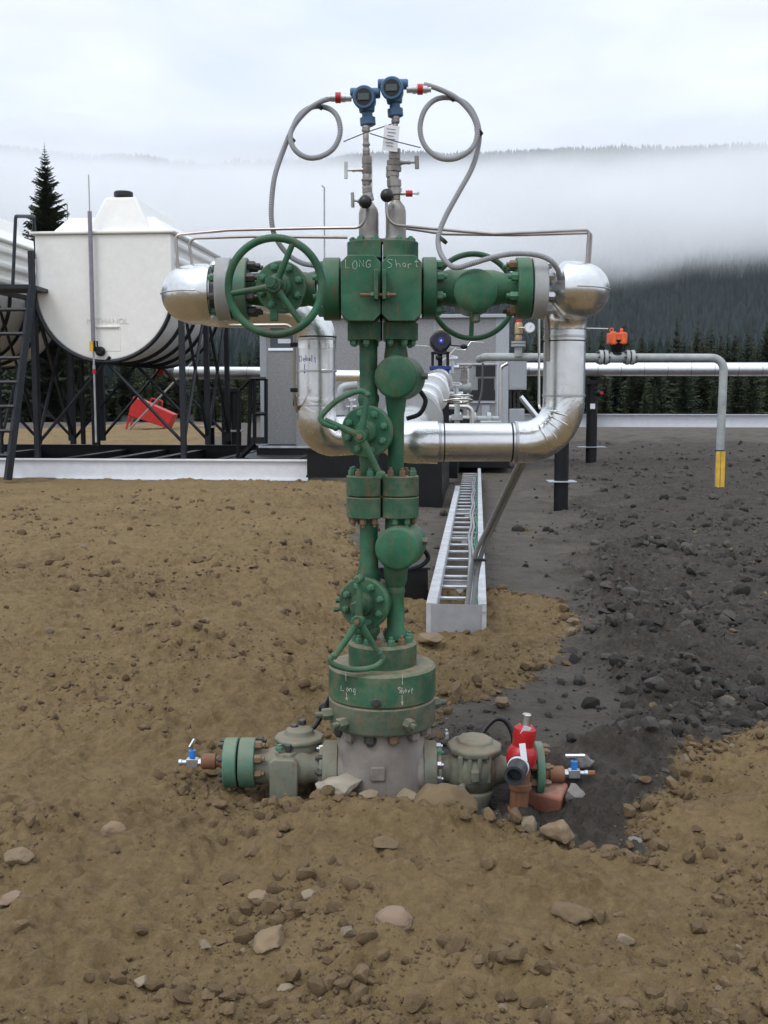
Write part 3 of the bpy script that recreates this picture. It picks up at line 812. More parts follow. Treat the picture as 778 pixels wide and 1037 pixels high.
MB().lathe(Qr(411, 196), V((1, 0, 0)), [(0, .013), (.028, .013)], 14).build('red_grip', RED, tr)
MB().sphere(Ql(370, 204.5, -.07), .0275, 26, 16).build('round_black_cap', RUBBER, tl)
MB().sphere(Qr(392, 198, -.07), .0275, 26, 16).build('round_black_cap', RUBBER, tr)
# paper tag and wires
pt = tag(MB().box((0, 0, 0), (.062, .0015, .1), rot=Euler((.05, .1, .1))).build('paper_tag', PAPER, None, loc=WO + w(396, 140, -.06)), 'white printed paper tag hanging under the right transmitter', 'tag')
for i in range(6):
    MB().box((-.003 + .003 * (i % 2) - .006 * (i - 2.5) * .3, -.0025, .035 - i * .013), (.036 - .004 * (i % 3), .001, .0022), rot=Euler((.05, .1, .1))).build('printed_line', INK, pt)
def rod(name, label, pts, r, m, cat, n=8):
    p0 = V(pts[0])
    b = MB().tube([V(p) - p0 for p in pts], r, n)
    return tag(b.build(name, m, None, loc=p0), label, cat)
rod('tie_wire', 'thin dark wire rising to the right across both transmitter stems', [WO + w(348, 143.5, -.05), WO + w(371, 134, -.06), WO + w(403, 123.5, -.05)], .0022, WIREB, 'wire', 6)
rod('tie_wire', 'thin dark wire falling to the right past the paper tag', [WO + w(374.5, 135, -.07), WO + w(400, 143, -.08), WO + w(426, 149.5, -.05)], .0022, WIREB, 'wire', 6)

# ---- flexible conduits with a loop
def uvtube(name, pts, r, m, label, cat, n=12):
    P = [V(p) for p in pts]; o = P[0].copy(); P = [p - o for p in P]
    b = MB().tube(P, r, n)
    me = b.mesh(name, m, 60)
    uv = me.uv_layers.new(name='UVMap')
    d = [0.0]
    for a, c in zip(P, P[1:]): d.append(d[-1] + (c - a).length)
    # validate/recalc keep vertex order: ring index = v // n
    arr = np.empty(len(me.loops), dtype=np.int32); me.loops.foreach_get('vertex_index', arr)
    u = np.array(d)[np.minimum(arr // n, len(d) - 1)]
    v = (arr % n) / n
    uv.data.foreach_set('uv', np.stack([u, v], 1).ravel().astype(np.float32))
    ob = bpy.data.objects.new(name, me); COL.objects.link(ob); ob.location = o
    return tag(ob, label, cat)
WW = lambda x, y, d=0.0: WO + w(x, y, d)
q = smoothpath([WO + Bl + El, WW(337, 99), WW(325, 103), WW(311, 112), WW(298, 127), WW(294, 139, -.02), WW(299, 152, -.03), WW(311, 159.5, -.03), WW(325, 158.5, -.03), WW(338, 150, -.02), WW(344.5, 135, -.01),
                WW(342, 119, 0), WW(333, 110, .02), WW(318, 108, .03), WW(304, 116, .03), WW(295, 133, .03), WW(286, 155, .02), WW(278.5, 178, 0), WW(275.5, 200, 0), WW(275, 222, 0), WW(279, 240, .02), WW(291, 257, .05), WW(305, 266, .06), WW(319, 269, .05)], 7)
uvtube('flexible_conduit', q, .0108, CONDUIT, 'grey flexible conduit looping from the lower left transmitter to the big handwheel valve', 'conduit')
q = smoothpath([WO + Br + Er, WW(430, 86), WW(444, 90), WW(462, 99), WW(476, 113), WW(483, 128, -.01), WW(482, 143, -.02), WW(474, 154, -.03), WW(459, 161, -.03), WW(443, 159, -.03), WW(430, 147, -.02),
                WW(425.5, 130, -.01), WW(430, 112, 0), WW(441, 101, .02), WW(456, 99, .03), WW(472, 105, .03), WW(482, 120, .03), WW(485.5, 140, .02), WW(479, 168, 0), WW(464, 196, -.02), WW(451, 220, -.03), WW(444, 240, -.05),
                WW(446, 256, -.09), WW(454, 267, -.13), WW(463, 271, -.15), WW(478, 267, -.16), WW(498, 261, -.15), WW(520, 257, -.14), WW(545, 258.5, -.135), WW(560, 266, -.13), WW(567, 280, -.08), WW(564, 292, .0)], 7)
uvtube('flexible_conduit', q, .0108, CONDUIT, 'grey flexible conduit looping from the higher right transmitter down over the right wing valve', 'conduit')
q = smoothpath([WW(428, 262, .1), WW(440, 267, .1), WW(452, 272, .02), WW(458, 272, -.1)], 6)
# cable ties
for x, y, d in ((322, 107, 0.01), (294, 140, 0), (456, 98.5, .02), (484, 133, 0), (448, 243, -.05)):
    p = WW(x, y, d)
    tag(MB().lathe((0, 0, -.006), (.5, 0, .6), [(0, .02), (.012, .02)], 14).build('cable_tie', WIREB, None, loc=p),
        {322: 'black tie at the top of the left conduit loop', 294: 'black tie at the left side of the left conduit loop', 456: 'black tie at the top of the right conduit loop',
         484: 'black tie at the right side of the right conduit loop', 448: 'black tie where the right conduit crosses the tubes'}[x], 'cable tie')

# ---- small tubes left and right
def tubing(label, pts, r=.006, rad=.03, name='steel_tube', m=TWIRE):
    p = rounded([WO + w(*q) for q in pts], rad, 6); return rod(name, label, p, r, m, 'tubing', 10)
tubing('upper thin steel tube running left from the round black cap above the big handwheel', [(369.5, 209, -.07), (369.5, 230.5, -.07), (320, 231, -.02), (232, 233, .02), (178, 238, .02), (180.5, 272, .02)], .0062, [0, .05, .0, .0, .02, 0])
tubing('lower thin steel tube running left behind the conduit down to the left silver elbow', [(352, 240.5, .05), (255, 239.5, .06), (191, 241.5, .06), (195, 270, .06)], .0062, .03)
tubing('thin steel tube curving right from under the black cap to the right silver elbow', [(391.5, 203, -.07), (392, 227, -.07), (440, 232, -.02), (500, 237, .02), (596.5, 233, .03), (594, 270, .03)], .0062, [0, .06, 0, .0, .012, 0])
tubing('upper thin steel tube running right behind the conduit above the right wing', [(410, 231, .1), (450, 237, .09), (520, 238, .08), (599, 236, .06), (597, 268, .06)], .0062, .012)
# ================================================================== FLOWLINES (insulated)
PHI = radians(4.9)
UU = V((cos(PHI), -sin(PHI), 0)); VV = V((sin(PHI), cos(PHI), 0)); ZZ = V((0, 0, 1))
def band(parent, c, axis, R, wdt=.012, m=None, name='clamp_band'):
    a = V(axis).normalized(); c = V(c)
    return MB().lathe(c - a * wdt / 2, a, [(0, R + .0005), (.001, R + .003), (wdt - .001, R + .003), (wdt, R + .0005)], 48).build(name, m or CLADT, parent)
def pleated(pts, r, seed=0, amp=.03, n=48):
    """elbow skin with hammered pleats"""
    rnd = random.Random(seed); b = MB(); b.tube(pts, r, n)
    return b
# right flowline
def rsk(parent, name, pts, r, m, n=44):
    return MB().tube(pts, r, n).build(name, m, parent, smooth=40)
D1 = .55
zR = zwr
o = WO + V((X(575, 292), D1, 1.3)); fr = thing('insulated_flowline', 'right silver insulated flowline dropping from the right wing and turning left behind the wellhead', 'pipe', o)
E = lambda p: WO + V(p) - o
xb = X(552) + .02; xo = X(595)      # centre of backward run
rr = .113
pts = [E((xb + .0, 0, zR)), E((xb + .012, 0, zR))] + [E(p) for p in arc((xo - .112, .112, zR), (0, -1, 0), (1, 0, 0), .112, 0, pi / 2, 12)]
# ball end
bp = pts + [E((xo, .2, zR)), E((xo, .26, zR))]
rs = [rr * .5, rr * .56, rr * .93] + [rr] * (len(bp) - 3)
b = MB(); b.tube(bp, rr, 44, rs=rs); el = b.build('wing_elbow_cover', CLADE, fr)
# seam line round the equator
b = MB(); b.tube([p + V((0, 0, 0)) for p in [E((xo - .112 + (.112 + rr + .001) * sin(t), .112 - (.112 + rr + .001) * cos(t), zR)) for t in [i * pi / 2 / 14 for i in range(2, 15)]]] , .0028, 8); b.build('seam', CLADT, el)
# back run & drop
xr_ = xo; RR = .098
drop_y = D1
topc = arc((xr_, drop_y - .13, zR - .13), (0, 0, 1), (0, 1, 0), .13, 0, pi / 2, 10)
zh = at(500, 448, Y0 + D1).z
xm_ = xr_
run = [E((xr_, .22, zR)), E((xr_, .3, zR))] + [E(p) for p in topc]
rsk(fr, 'back_elbow_cover', run, RR * 1.02, CLADE)
rz0 = zR - .14; rbend = .19
rsk(fr, 'riser_cover', [E((xr_, drop_y, rz0)), E((xr_, drop_y, zh + rbend + .02))], RR, CLAD)
band(fr, E((xr_, drop_y, rz0 - .03)), (0, 0, 1), RR); band(fr, E((xr_, drop_y, zh + rbend + .03)), (0, 0, 1), RR)
band(fr, E((xr_, drop_y, rz0 - .05)), (0, 0, 1), RR, .006, DARKHOLE, 'dark_strap')
lowarc = arc((xr_ - rbend, drop_y, zh + rbend), (1, 0, 0), (0, 0, -1), rbend, 0, pi / 2, 16)
rsk(fr, 'lower_elbow_cover', [E((xr_, drop_y, zh + rbend + .03))] + [E(p) for p in lowarc] + [E((xr_ - rbend - .03, drop_y, zh))], RR * 1.0, CLADE)
# hammered pleats on inner side of the elbow
b = MB()
for k, a in enumerate((.32, .5, .68, .86, 1.05)):
    d = V((cos(a), 0, -sin(a))); cc = V((xr_ - rbend, drop_y, zh + rbend))
    p0 = cc + d * (rbend - RR * .72) + V((0, -RR * .72, 0)); p1 = cc + d * (rbend + RR * (.35 if k % 2 else .15)) + V((0, -RR * 1.0, 0))
    L_ = [E(p0.lerp(p1, i / 6) + V((0, -.006 * sin(pi * i / 6), 0))) for i in range(7)]
    b.tube(L_, .006, 8, rs=[.002, .0075, .009, .008, .006, .004, .001])
b.build('hammered_pleat', CLADE, fr)
RH = .09
xL_ = at(441, 448, Y0 + D1).x
rsk(fr, 'horizontal_cover', [E((xr_ - rbend - .02, drop_y, zh)), E((xL_, drop_y, zh))], RH, CLAD)
band(fr, E((xr_ - rbend - .035, drop_y, zh)), (1, 0, 0), RR, .014); band(fr, E((xr_ - rbend - .055, drop_y, zh)), (1, 0, 0), RH, .008, DARKHOLE, 'dark_strap')
band(fr, E((xL_ + .02, drop_y, zh)), (1, 0, 0), RH, .012); band(fr, E((xL_ + .04, drop_y, zh)), (1, 0, 0), RH, .006, DARKHOLE, 'dark_strap')
# ends with an elbow turning back to the pipeline
ps = at(406, 446, Y0 + D1)                 # start of the pipeline
pe = at(446, 383, 10.8)
pd = (pe - ps).normalized()
aa = rounded([V((xL_ + .01, Y0 + drop_y, zh)), V((ps.x, Y0 + drop_y, zh)), ps + V((0, 0, 0)) + pd * .6], .13, 12)
rsk(fr, 'end_elbow_cover', [p - o for p in aa], RH * 1.12, CLADE)

# left flowline
zL = zwl - .012; rr = .117
D2 = .78
xbl = X(216); xol = X(187)
o = WO + V((X(320, 380), D2, 1.3)); fl2 = thing('insulated_flowline', 'left silver insulated flowline dropping behind the big handwheel with a hand written note on it', 'pipe', o)
E = lambda p: WO + V(p) - o
pts = [E((xbl + .02, 0, zL)), E((xbl + .005, 0, zL))] + [E(p) for p in arc((xol + .112, .112, zL), (0, -1, 0), (-1, 0, 0), .112, 0, pi / 2, 12)]
bp = pts + [E((xol, .2, zL)), E((xol, .26, zL))]
b = MB(); b.tube(bp, rr, 44, rs=[rr * .5, rr * .58, rr * .92] + [rr] * (len(bp) - 3)); el = b.build('wing_elbow_cover', CLADE, fl2)
b = MB(); b.tube([E((xol + .112 - (.112 + rr + .001) * sin(t), .112 - (.112 + rr + .001) * cos(t), zL)) for t in [i * pi / 2 / 14 for i in range(2, 15)]], .0028, 8); b.build('seam', CLADT, el)
band(el, E((xbl - .02, -.0, zL)), (1, .15, 0), rr * .83, .006, CLADT, 'seam')
xr2 = at(320.5, 380, Y0 + D2).x
rsk(fl2, 'crossing_cover', [p for p in [E(q) for q in rounded([(xol, .22, zL), (xol, D2, zL), (xr2, D2, zL), (xr2, D2, zL - .5)], [0, .16, .17, 0], 10)]][:-1] + [E((xr2, D2, zL - .2))], RR, CLADE)
zlow = at(320, 443, Y0 + D2).z
rsk(fl2, 'riser_cover', [E((xr2, D2, zL - .19)), E((xr2, D2, zlow + .2))], RR * .97, CLAD)
for py in (344, 376, 410.5):
    band(fl2, E((xr2, D2, at(320, py, Y0 + D2).z)), (0, 0, 1), RR, .01); 
band(fl2, E((xr2, D2, at(320, 341.5, Y0 + D2).z)), (0, 0, 1), RR, .008, DARKHOLE, 'dark_strap')
MB().box(E((xr2 + .055, D2 - RR * .9, at(320, 376, Y0 + D2).z)), (.05, .02, .016)).build('strap_buckle', CLADT, fl2, .003)
tgt = ps + pd * .55 - WO
aa = rounded([V((xr2, D2, zlow + .2)), V((xr2, D2, zlow)), V((tgt.x, tgt.y, tgt.z - .02))], .19, 14)
rsk(fl2, 'lower_elbow_cover', [E(p) for p in aa], RR * 1.0, plain('cream_weathered_cover', (.52, .45, .36), .35, .35, .1, 9, .2) if False else CLADE)
def rcyl(px, py):   # point on the riser front
    c = V((xr2, D2, 0)); p = w(px, py, D2); dx = p.x - c.x
    yy = -sqrt(max(0, RR ** 2 - dx * dx)) - .0012
    p = w(px, py, D2 + yy); return E(p)
strokes([[rcyl(*q) for q in dens(pl)] for pl in letters('Debolt', 303.5, 360, 6, 3.2) + letters('v', 307.5, 369, 8, 4)], .0013, INKBLUE, 'lettering', fl2)
# thin tracer pipe on the left of the riser, with clamps
rod('tracer_tube', 'thin vertical tube with black clips left of the left silver riser', rounded([at(232, 329.5, 5.2), at(292, 329, 5.2), at(298.5, 336, 5.2), at(298.5, 400, 5.25), at(301, 416, 5.35)], .04, 5), .008, STEEL, 'tubing')
for py in (349, 395):
    tag(MB().box((0, 0, 0), (.035, .03, .02)).build('tube_clip', BLACK, None, .003, loc=at(298, py, 5.2)), 'black clip on the thin vertical tube, %s the note on the silver riser' % ('level with' if py == 349 else 'below'), 'clip')
rod('tracer_tube', 'thin vertical tube left of the right silver riser', rounded([at(546, 312, 5.6), at(546, 414, 5.6), at(556, 414.5, 5.4)], .03, 5), .0065, STEEL, 'tubing')
rod('steel_strut', 'dark upright strut just left of the right silver riser below the wing valve', [at(553, 312, 5.1), at(555, 366, 5.1)], .011, MANIF, 'strut')

# main pipeline to the building
o = ps.copy(); mp = thing('insulated_pipeline', 'silver insulated pipeline running away behind the green stem towards the grey building', 'pipe', o)
Lp = (pe - ps).length
RP = .096
rsk(mp, 'pipe_cover', [pd * .35, pd * (Lp - .1)], RP, SKYPIPE)
for t, r_, wd in ((.9, .17, .05), (1.02, .17, .05), (1.9, .118, .03), (2.5, .125, .04), (3.2, .15, .04), (3.32, .15, .04), (4.1, .12, .03), (4.8, .118, .05)):
    t = t * Lp / 5.6
    MB().lathe(pd * t, pd, [(0, r_ - .003), (.003, r_), (wd - .003, r_), (wd, r_ - .003)], 44).build('pipe_collar', SKYPIPE if wd < .045 else GREYFL, mp)
# side fittings of pipeline (coiled tubes, handles)
for t, zz_ in ((2.6, .02), (3.3, .0)):
    p = pd * t + V((.24, 0, zz_ - .02))
    b = MB(); b.ring(p, (0, .15, 1), .085, .008, 36, 8); b.tube([p - V((.17, 0, 0)), p], .009, 8)
    for a in range(0, 360, 72): b.tube([p, p + V((cos(radians(a)) * .085, sin(radians(a)) * .085, 0))], .005, 6)
    b.build('small_handwheel', STEEL, mp)
# low black steel block under it (nearer the wellhead)
p = gnd(421, 611)
bk = tag(MB().bx(-.34, .1, 0, .35, -.05, .28).bx(-.36, .12, -.02, .37, .28, .3).build('pipe_sleeper', BLACK, None, .004, loc=p), 'low black steel pipe sleeper on the soil left of the cable tray', 'pipe support')

# blue actuated valve on the pipeline
c = at(446, 387, 10.9)
va = thing('actuated_valve', 'valve with round black and blue actuator on top of the silver pipeline', 'valve', c)
s_ = 11 / 1100
b = MB(); b.lathe((0, 0, 0), pd, [(-.2, .12), (-.15, .12), (-.149, .09), (.149, .09), (.15, .12), (.2, .12)], 32); b.build('valve_body', SKYPIPE, va)
MB().bx(-.105, .105, -.05, .15, .12, .16).bx(-.085, .085, -.04, .14, .05, .12).build('mounting_plate', plain('deep_blue', (.015, .03, .15), .4), va, .006)
b = MB()
for dx in (-.075, .075): b.bx(dx - .012, dx + .012, -.02, .12, .16, .29)
b.bx(-.09, .09, -.03, .13, .28, .3); b.cyl((0, .05, .16), (0, .05, .3), .022, n=14); b.sphere((-.02, -.05, .24), .03, 12, 8); b.build('bracket', BLACK, va, .003)
b = MB(); b.lathe((0, -.1, .405), (0, 1, 0), [(0, .09), (.015, .108), (.24, .108), (.255, .095)], 10, phase=.31)
b.box((.0, .02, .3), (.12, .16, .05)); ac = b.build('actuator', DBLUE, va, .006)
MB().lathe((0, -.101, .405), (0, -1, 0), [(0, .03), (.006, .028)], 24).build('round_badge', plain('badge_blue', (.03, .05, .35), .35), ac)
MB().lathe((0, -.107, .405), (0, -1, 0), [(0, .008), (.004, .008)], 16).build('badge_dot', PAPER, ac)
MB().box((0, .02, .516), (.05, .08, .012)).build('yellow_cap', YELLOW, ac, .002)
b = MB(); b.cyl((.1, .02, .365), (.22, .02, .355), .006, n=8); b.sphere((.235, .02, .352), .032, 14, 10, 1.2, 1, .8); b.build('side_switch', BLACK, va)
rod('control_tube', 'thin bright tubing zigzagging over the grey building wall beside the actuator', [at(462, 352, 11.2), at(455, 360, 11.2), at(447, 366, 11.2)], .0045, STEEL, 'tubing', 6)
rod('control_tube', 'thin bright tubing running left from the actuator to the green stem', [at(416, 349.5, 10.9), at(434, 350.5, 10.9), at(455, 351, 11), at(463, 354, 11), at(471, 354.5, 11), at(477, 346, 11), at(490, 347, 11)], .0045, STEEL, 'tubing', 6)

# small side branch with hand valve
c = at(470, 393, 11.5); bv = thing('branch_valve', 'small grey branch pipe with hand valve right of the silver pipeline', 'valve', c)
k = 11.5 / 1100
b = MB(); b.cyl((-15 * k, 0, 0), (0, 0, 0), .04, n=18); b.lathe((-2 * k, 0, 0), (1, 0, 0), [(0, .05), (.09, .055), (.1, .04)], 18); b.lathe((-14 * k, 0, 0), (1, 0, 0), [(0, .07), (.03, .07)], 20); b.build('branch_pipe', GPIPE, bv)
b = MB(); b.cyl((0, 0, .03), (0, 0, .08), .035, n=14); b.box((0, 0, .1), (.08, .04, .02)); b.tube([(-.03, 0, .1), (-.025, 0, .19), (.025, 0, .19), (.03, 0, .1)], .01, 6); b.cyl((0, 0, .1), (0, 0, .24), .01, n=8); b.build('valve_bonnet', MANIF, bv)
b = MB(); b.ring((0, 0, .225), (0, .2, 1), .075, .007, 28, 6)
for a in range(0, 360, 90): b.tube([(0, 0, .225), (cos(radians(a)) * .075, sin(radians(a)) * .075, .225)], .006, 6)
b.build('handwheel', MANIF, bv)

# ================================================================== cable tray
tn = gnd(462, 645)           # near end
k = tn.y / 1100 / .97
DT = tn.y
o = V((tn.x, DT, 0)); tray = thing('cable_tray', 'long galvanised ladder cable tray running back from near the wellhead', 'cable tray', o, -PHI)
zt_ = at(462, 612, DT).z
Wt = 60 * k
LT = 14.6
x0, x1 = -Wt / 2, Wt / 2
for s_, xe, y0_ in ((-1, x0, 0), (1, x1, 0)):
    Ln = 10.2 if s_ < 0 else LT
    b = MB()
    fw = .07 if s_ < 0 else .055
    xi = xe - s_ * fw
    b.bx(min(xe, xi), max(xe, xi), y0_, Ln, zt_, zt_ + .006)            # wide top flange
    b.bx(min(xi, xi - s_ * .004), max(xi, xi - s_ * .004), 0, Ln, zt_ - .1, zt_ + .0)
    b.bx(min(xe, xi), max(xe, xi), 0.002, Ln, zt_ - .104, zt_ - .1)
    b.build('side_rail', GALVM, tray)
n = 29
for i in range(n):
    y = .1 + i * .5
    MB().box((0, y, zt_ - .07), (Wt - .13, .05, .022)).build('rung', GALV, tray, .003)
b = MB(); b.box((0, -.004, zt_ - .112), (Wt * .84, .004, .225)); b.build('end_plate', plain('dull_zinc_plate', (.36, .36, .38), .5, .3, .12, 10), tray)
for xa in (x0, x1 - .035): MB().bx(xa, xa + .035, 0, .05, zt_ - .235, zt_ - .002).build('end_bracket', GALVM, tray)
one_bolt(tray, (x1 - .018, -.001, zt_ - .05), (0, -1, 0), .009, BOLTS, .008)
for yy in (1.6, 4.6, 7.6):
    MB().bx(-.15, .15, yy, yy + .06, zt_ - .16, zt_ - .106).bx(-.03, .03, yy, yy + .06, -.1, zt_ - .16).build('tray_support', GALVM, tray)
def rodc(*a): return rod(*a)
toW = lambda x, y, z: V((cos(-PHI) * x - sin(-PHI) * y, sin(-PHI) * x + cos(-PHI) * y, z)) + o
def cable(name, label, P, r, m, n=10):
    q = smoothpath(P, 6); rod(name, label, q, r, m, 'cable', n)
for j, (dx, m, r) in enumerate(((.055, CONDG, .014), (.085, CONDG, .013), (.12, CABG, .009), (.14, CABG, .008))):
    P = [toW(x1 - .2 + dx + .012 * sin(i * 1.9 + j * .7) + (.02 if 1 < i < 4 else 0), .05 + i * .7, zt_ - .045 + .006 * j) for i in range(19)]
    cable('grey_cable' if m is CONDG else 'green_cable', ['leftmost thick grey cable lying along the cable tray', 'second thick grey cable lying along the cable tray', 'green cable beside the grey cables in the tray', 'rightmost green cable against the right tray rail'][j], P, r, m)
# pair of conduits climbing out to the right flowline
for j, dx in enumerate((-3, 3)):
    P = [toW(x1 - .14 + j * .04, .02, zt_ - .06), at(483 + dx, 567, 7.5), at(499 + dx * .8, 530, 7.3), at(517 + dx * .7, 492, 6.9), at(531 + dx * .7, 464, 6.2), at(541 + dx * .6, 446, 5.6)]
    cable('rising_conduit', 'left of two grey conduits rising from the tray to the silver pipe' if j == 0 else 'right of two grey conduits rising from the tray to the silver pipe', P, .0175, CONDG, 12)
c = at(486, 567, 7.48)
tag(MB().box((0, 0, 0), (.085, .055, .016)).build('cable_tie', WIREB, None, loc=c), 'black tie around the two conduits rising from the tray', 'cable tie')

# ================================================================== piles and far pipes
def pile(px, pybase, wpx, ztop, label, plate_py, name='steel_pile'):
    g = gnd(px, pybase); k = g.y / 1100
    t = thing(name, label, 'pile', g)
    MB().cyl((0, 0, -.3), (0, 0, ztop), wpx * k / 2, n=28).build('post', BLACK, t)
    zp = at(px, plate_py, g.y).z
    MB().bx(-14 * k, 14 * k, -.16, .16, zp, zp + .02).build('plate', STUCCO2, t, .004)
    return t, g, k
t, g1_, k1 = pile(568, 513, 14.5, 1.35, 'thick black steel pile with a flat plate under the right silver elbow', 488)
t, g2_, k2 = pile(598.5, 470, 11, 2.0, 'farther black steel pile right of the right silver riser under the white pipe', 453)
b = MB(); b.bx(-.35, .25, -.2, .2, 2.0, 2.1); b.build('saddle', BLACK, t, .004)
MB().box((-.02, -.19, 1.45), (.12, .01, .13)).build('white_label', PAPER, t)
# bracket with red/black valve on far pile
hv_ = tag(MB().sphere((0, 0, 0), .1, 14, 10).box((.02, 0, .1), (.22, .12, .06)).build('hanging_valve', BLACK, None, .01, loc=g2_ + V((.1, -.35, 1.78))), 'small red and black valve hanging on the far black pile', 'valve')
DW = g2_.y
def hpipe(name, label, p0, p1, r, m, cat='pipe', bands=0, parts=None):
    o = p0.copy(); t = thing(name, label, cat, o)
    d = p1 - p0
    MB().tube([V((0, 0, 0)), d], r, 32).build('pipe_cover', m, t)
    for i in range(bands):
        c = d * ((i + .5) / bands)
        MB().lathe(c, d, [(0, r + .004), (.02, r + .004)], 32).build('cladding_band', CLADT, t)
    return t
wp0 = at(524, 374, DW); wp1 = at(905, 374, DW - 1.0)
hpipe('white_pipeline', 'long bright silver white pipeline on piles in front of the spruce trees on the right', wp0, wp1, 6.6 * DW / 1100, SKYPIPE, bands=16)
c0 = at(524, 425.5, DW + .8); c1 = at(905, 426.5, DW - .2)
bt = thing('steel_channel', 'long pale steel channel low under the white pipeline', 'beam', c0)
dd = c1 - c0; hh = 6.2 * DW / 1100
b = MB(); mid = dd / 2
ang = atan2(dd.y, dd.x)
b.box(mid, (dd.length, .012, 2 * hh), ang); b.box(mid + V((0, -.06, hh)), (dd.length, .14, .02), ang); b.box(mid + V((0, -.06, -hh)), (dd.length, .14, .02), ang)
b.build('channel_web', WHITEB, bt)
for f in (.93,):
    q = dd * f; MB().bx(q.x - .07, q.x + .07, q.y + .02, q.y + .16, -c0.z - .2, -.1).build('post', BLACK, bt)
MB().box((.04, -.11, .0), (.08, .05, .07)).build('red_tag', RED, hv_)
# grey green pipe with orange valve
DG = gnd(728, 496).y
k = DG / 1100
a0 = at(491, 361.5, DG + .35); a1 = at(733.5, 362.5, DG); a2 = gnd(727.5, 496)
gp = thing('grey_pipe', 'pale grey green pipe crossing to the right and dropping into the ground with yellow marker', 'pipe', a2)
R_ = 4.1 * k
path = rounded([a0 + V((0, 1.2, 0)), a0, a1, V((a2.x, a2.y, -.2))], [0, .12, .22, 0], 9)
MB().tube([p - a2 for p in path], R_, 24).build('pipe_run', GPIPE, gp)
for dx in (-.043, .043): MB().box((dx, -R_ - .01, .02 + 19 * k), (.074, .02, 38 * k)).build('yellow_post', YELLOW, gp, .004)
MB().lathe((0, 0, 39.5 * k), (0, 0, 1), [(0, R_ + .02), (.02, R_ + .02)], 20).build('blue_tape', plain('dark_blue_tape', (.02, .04, .1), .6), gp)
zz0 = a1.z - a2.z
def fl_at(px, n=1):
    p = at(px, 362, DG + .2 * (733 - px) / 243) - a2
    MB().lathe(p, (1, 0, 0), [(-.03, R_ * 1.8), (.03, R_ * 1.8)], 24).build('pipe_flange', GPIPE, gp)
    bolts(gp, p + V((.03, 0, 0)), (1, 0, 0), R_ * 1.45, 6, .02, BOLTD, .03); bolts(gp, p - V((.03, 0, 0)), (-1, 0, 0), R_ * 1.45, 6, .02, BOLTD, .03)
for px in (608.5, 613.5, 635.5, 640.5): fl_at(px)
c = at(624.5, 362, DG + .1)
ov = thing('orange_valve', 'valve with bright orange actuator on the pale grey green pipe', 'valve', c)
MB().lathe((-.2, 0, 0), (1, 0, 0), [(0, R_ * 1.1), (.12, R_ * 1.3), (.28, R_ * 1.3), (.4, R_ * 1.1)], 24).build('valve_body', GPIPE, ov)
MB().lathe((0, 0, .05), (0, 0, 1), [(0, .11), (.02, .11), (.04, .09), (.12, .12), (.25, .155), (.26, .16)], 12).build('bracket', BLACK, ov)
b = MB(); b.box((0, 0, 15.5 * k + .06), (18 * k, .28, 11 * k)); b.box((-.09, -.1, 15.5 * k + .06), (5 * k, .16, 13 * k)); b.box((.09, -.1, 15.5 * k + .06), (5 * k, .16, 12 * k))
b.cyl((.08, 0, .4), (.08, 0, .52), .03, n=10); b.build('actuator', ORANGE, ov, .02)
MB().ring((-.1, 0, 24 * k + .06), (0, 1, 0), .03, .01, 16, 6).build('lifting_eye', ORANGE, ov)
rod('signal_tube', 'thin silver tube running left from the orange actuator', [at(590, 332.5, DG), at(616, 333, DG)], .012, STEEL, 'tubing')

# relief branch on the grey pipe with gauge
c = at(525, 361, DG + .25)
pv = thing('safety_valve', 'brass and red topped safety valve standing on the grey green pipe left of the riser', 'valve', c)
b = MB(); b.cyl((0, 0, 0), (0, 0, 12 * k), .07, n=20); b.lathe((0, 0, 10 * k), (0, 0, 1), [(0, .13), (.04, .13)], 20); b.lathe((0, 0, 13 * k), (0, 0, 1), [(0, .13), (.04, .13)], 20); b.build('tee', GPIPE, pv)
b = MB(); b.lathe((0, 0, 16 * k), (0, 0, 1), [(0, .06), (.05, .07), (.1, .05), (.12, .075), (.3, .07), (.33, .05)], 16); b.build('valve_body', BRASS, pv)
MB().lathe((0, 0, 34 * k), (0, 0, 1), [(0, .055), (.1, .05), (.11, .03)], 14).build('red_cap', RED, pv)
c = at(536.5, 332, DG + .1)
gg = thing('pressure_gauge', 'small round white dial gauge right of the red topped safety valve', 'gauge', c)
MB().lathe((0, 0, 0), (0, 1, 0), [(-.03, .085), (-.028, .095), (.05, .095), (.055, .08)], 28).build('gauge_case', STEEL, gg)
MB().lathe((0, -.029, 0), (0, -1, 0), [(0, .078), (.003, .078)], 28).build('dial', PAPER, gg)
MB().box((.012, -.036, .015), (.006, .003, .07), rot=Euler((0, .6, 0))).build('needle', INK, gg)
MB().cyl((-.2, .01, 0), (-.07, .01, 0), .018, n=8).build('gauge_stem', STEEL, gg)

# ================================================================== building
kb = 24 / 1100.
b0 = at(262, 405, 24.6); bro = thing('metal_building', 'low grey metal clad building on a black skid behind the wellhead', 'building', V((b0.x, b0.y, 0)), -PHI)
def bl_x(px): return (px - 262) * kb * 1.02
zrf = at(400, 321.5, 24).z; zfl = at(400, 452, 24.2).z
W_ = bl_x(513); xd = bl_x(300)
b = MB(); b.bx(xd, W_, 0, 5.5, zfl, zrf); b.build('wall', STUCCO, bro)
b = MB(); b.bx(0, xd - .003, .25, 5.4, zfl, zrf - .05); b.build('porch_wall', STUCCO, bro)
b = MB(); b.bx(-.1, W_ + .1, -.12, 5.6, zrf, zrf + .08); b.build('roof', STUCCO2, bro, .01)
b = MB(); b.bx(-.05, W_ + .05, -.05, 5.5, .12, zfl - .004); b.build('skid_base', BLACK, bro)
b = MB(); b.bx(.0, W_, -.08, -.052, zfl - .05, zfl + .0); b.build('floor_edge_trim', GALVM, bro)
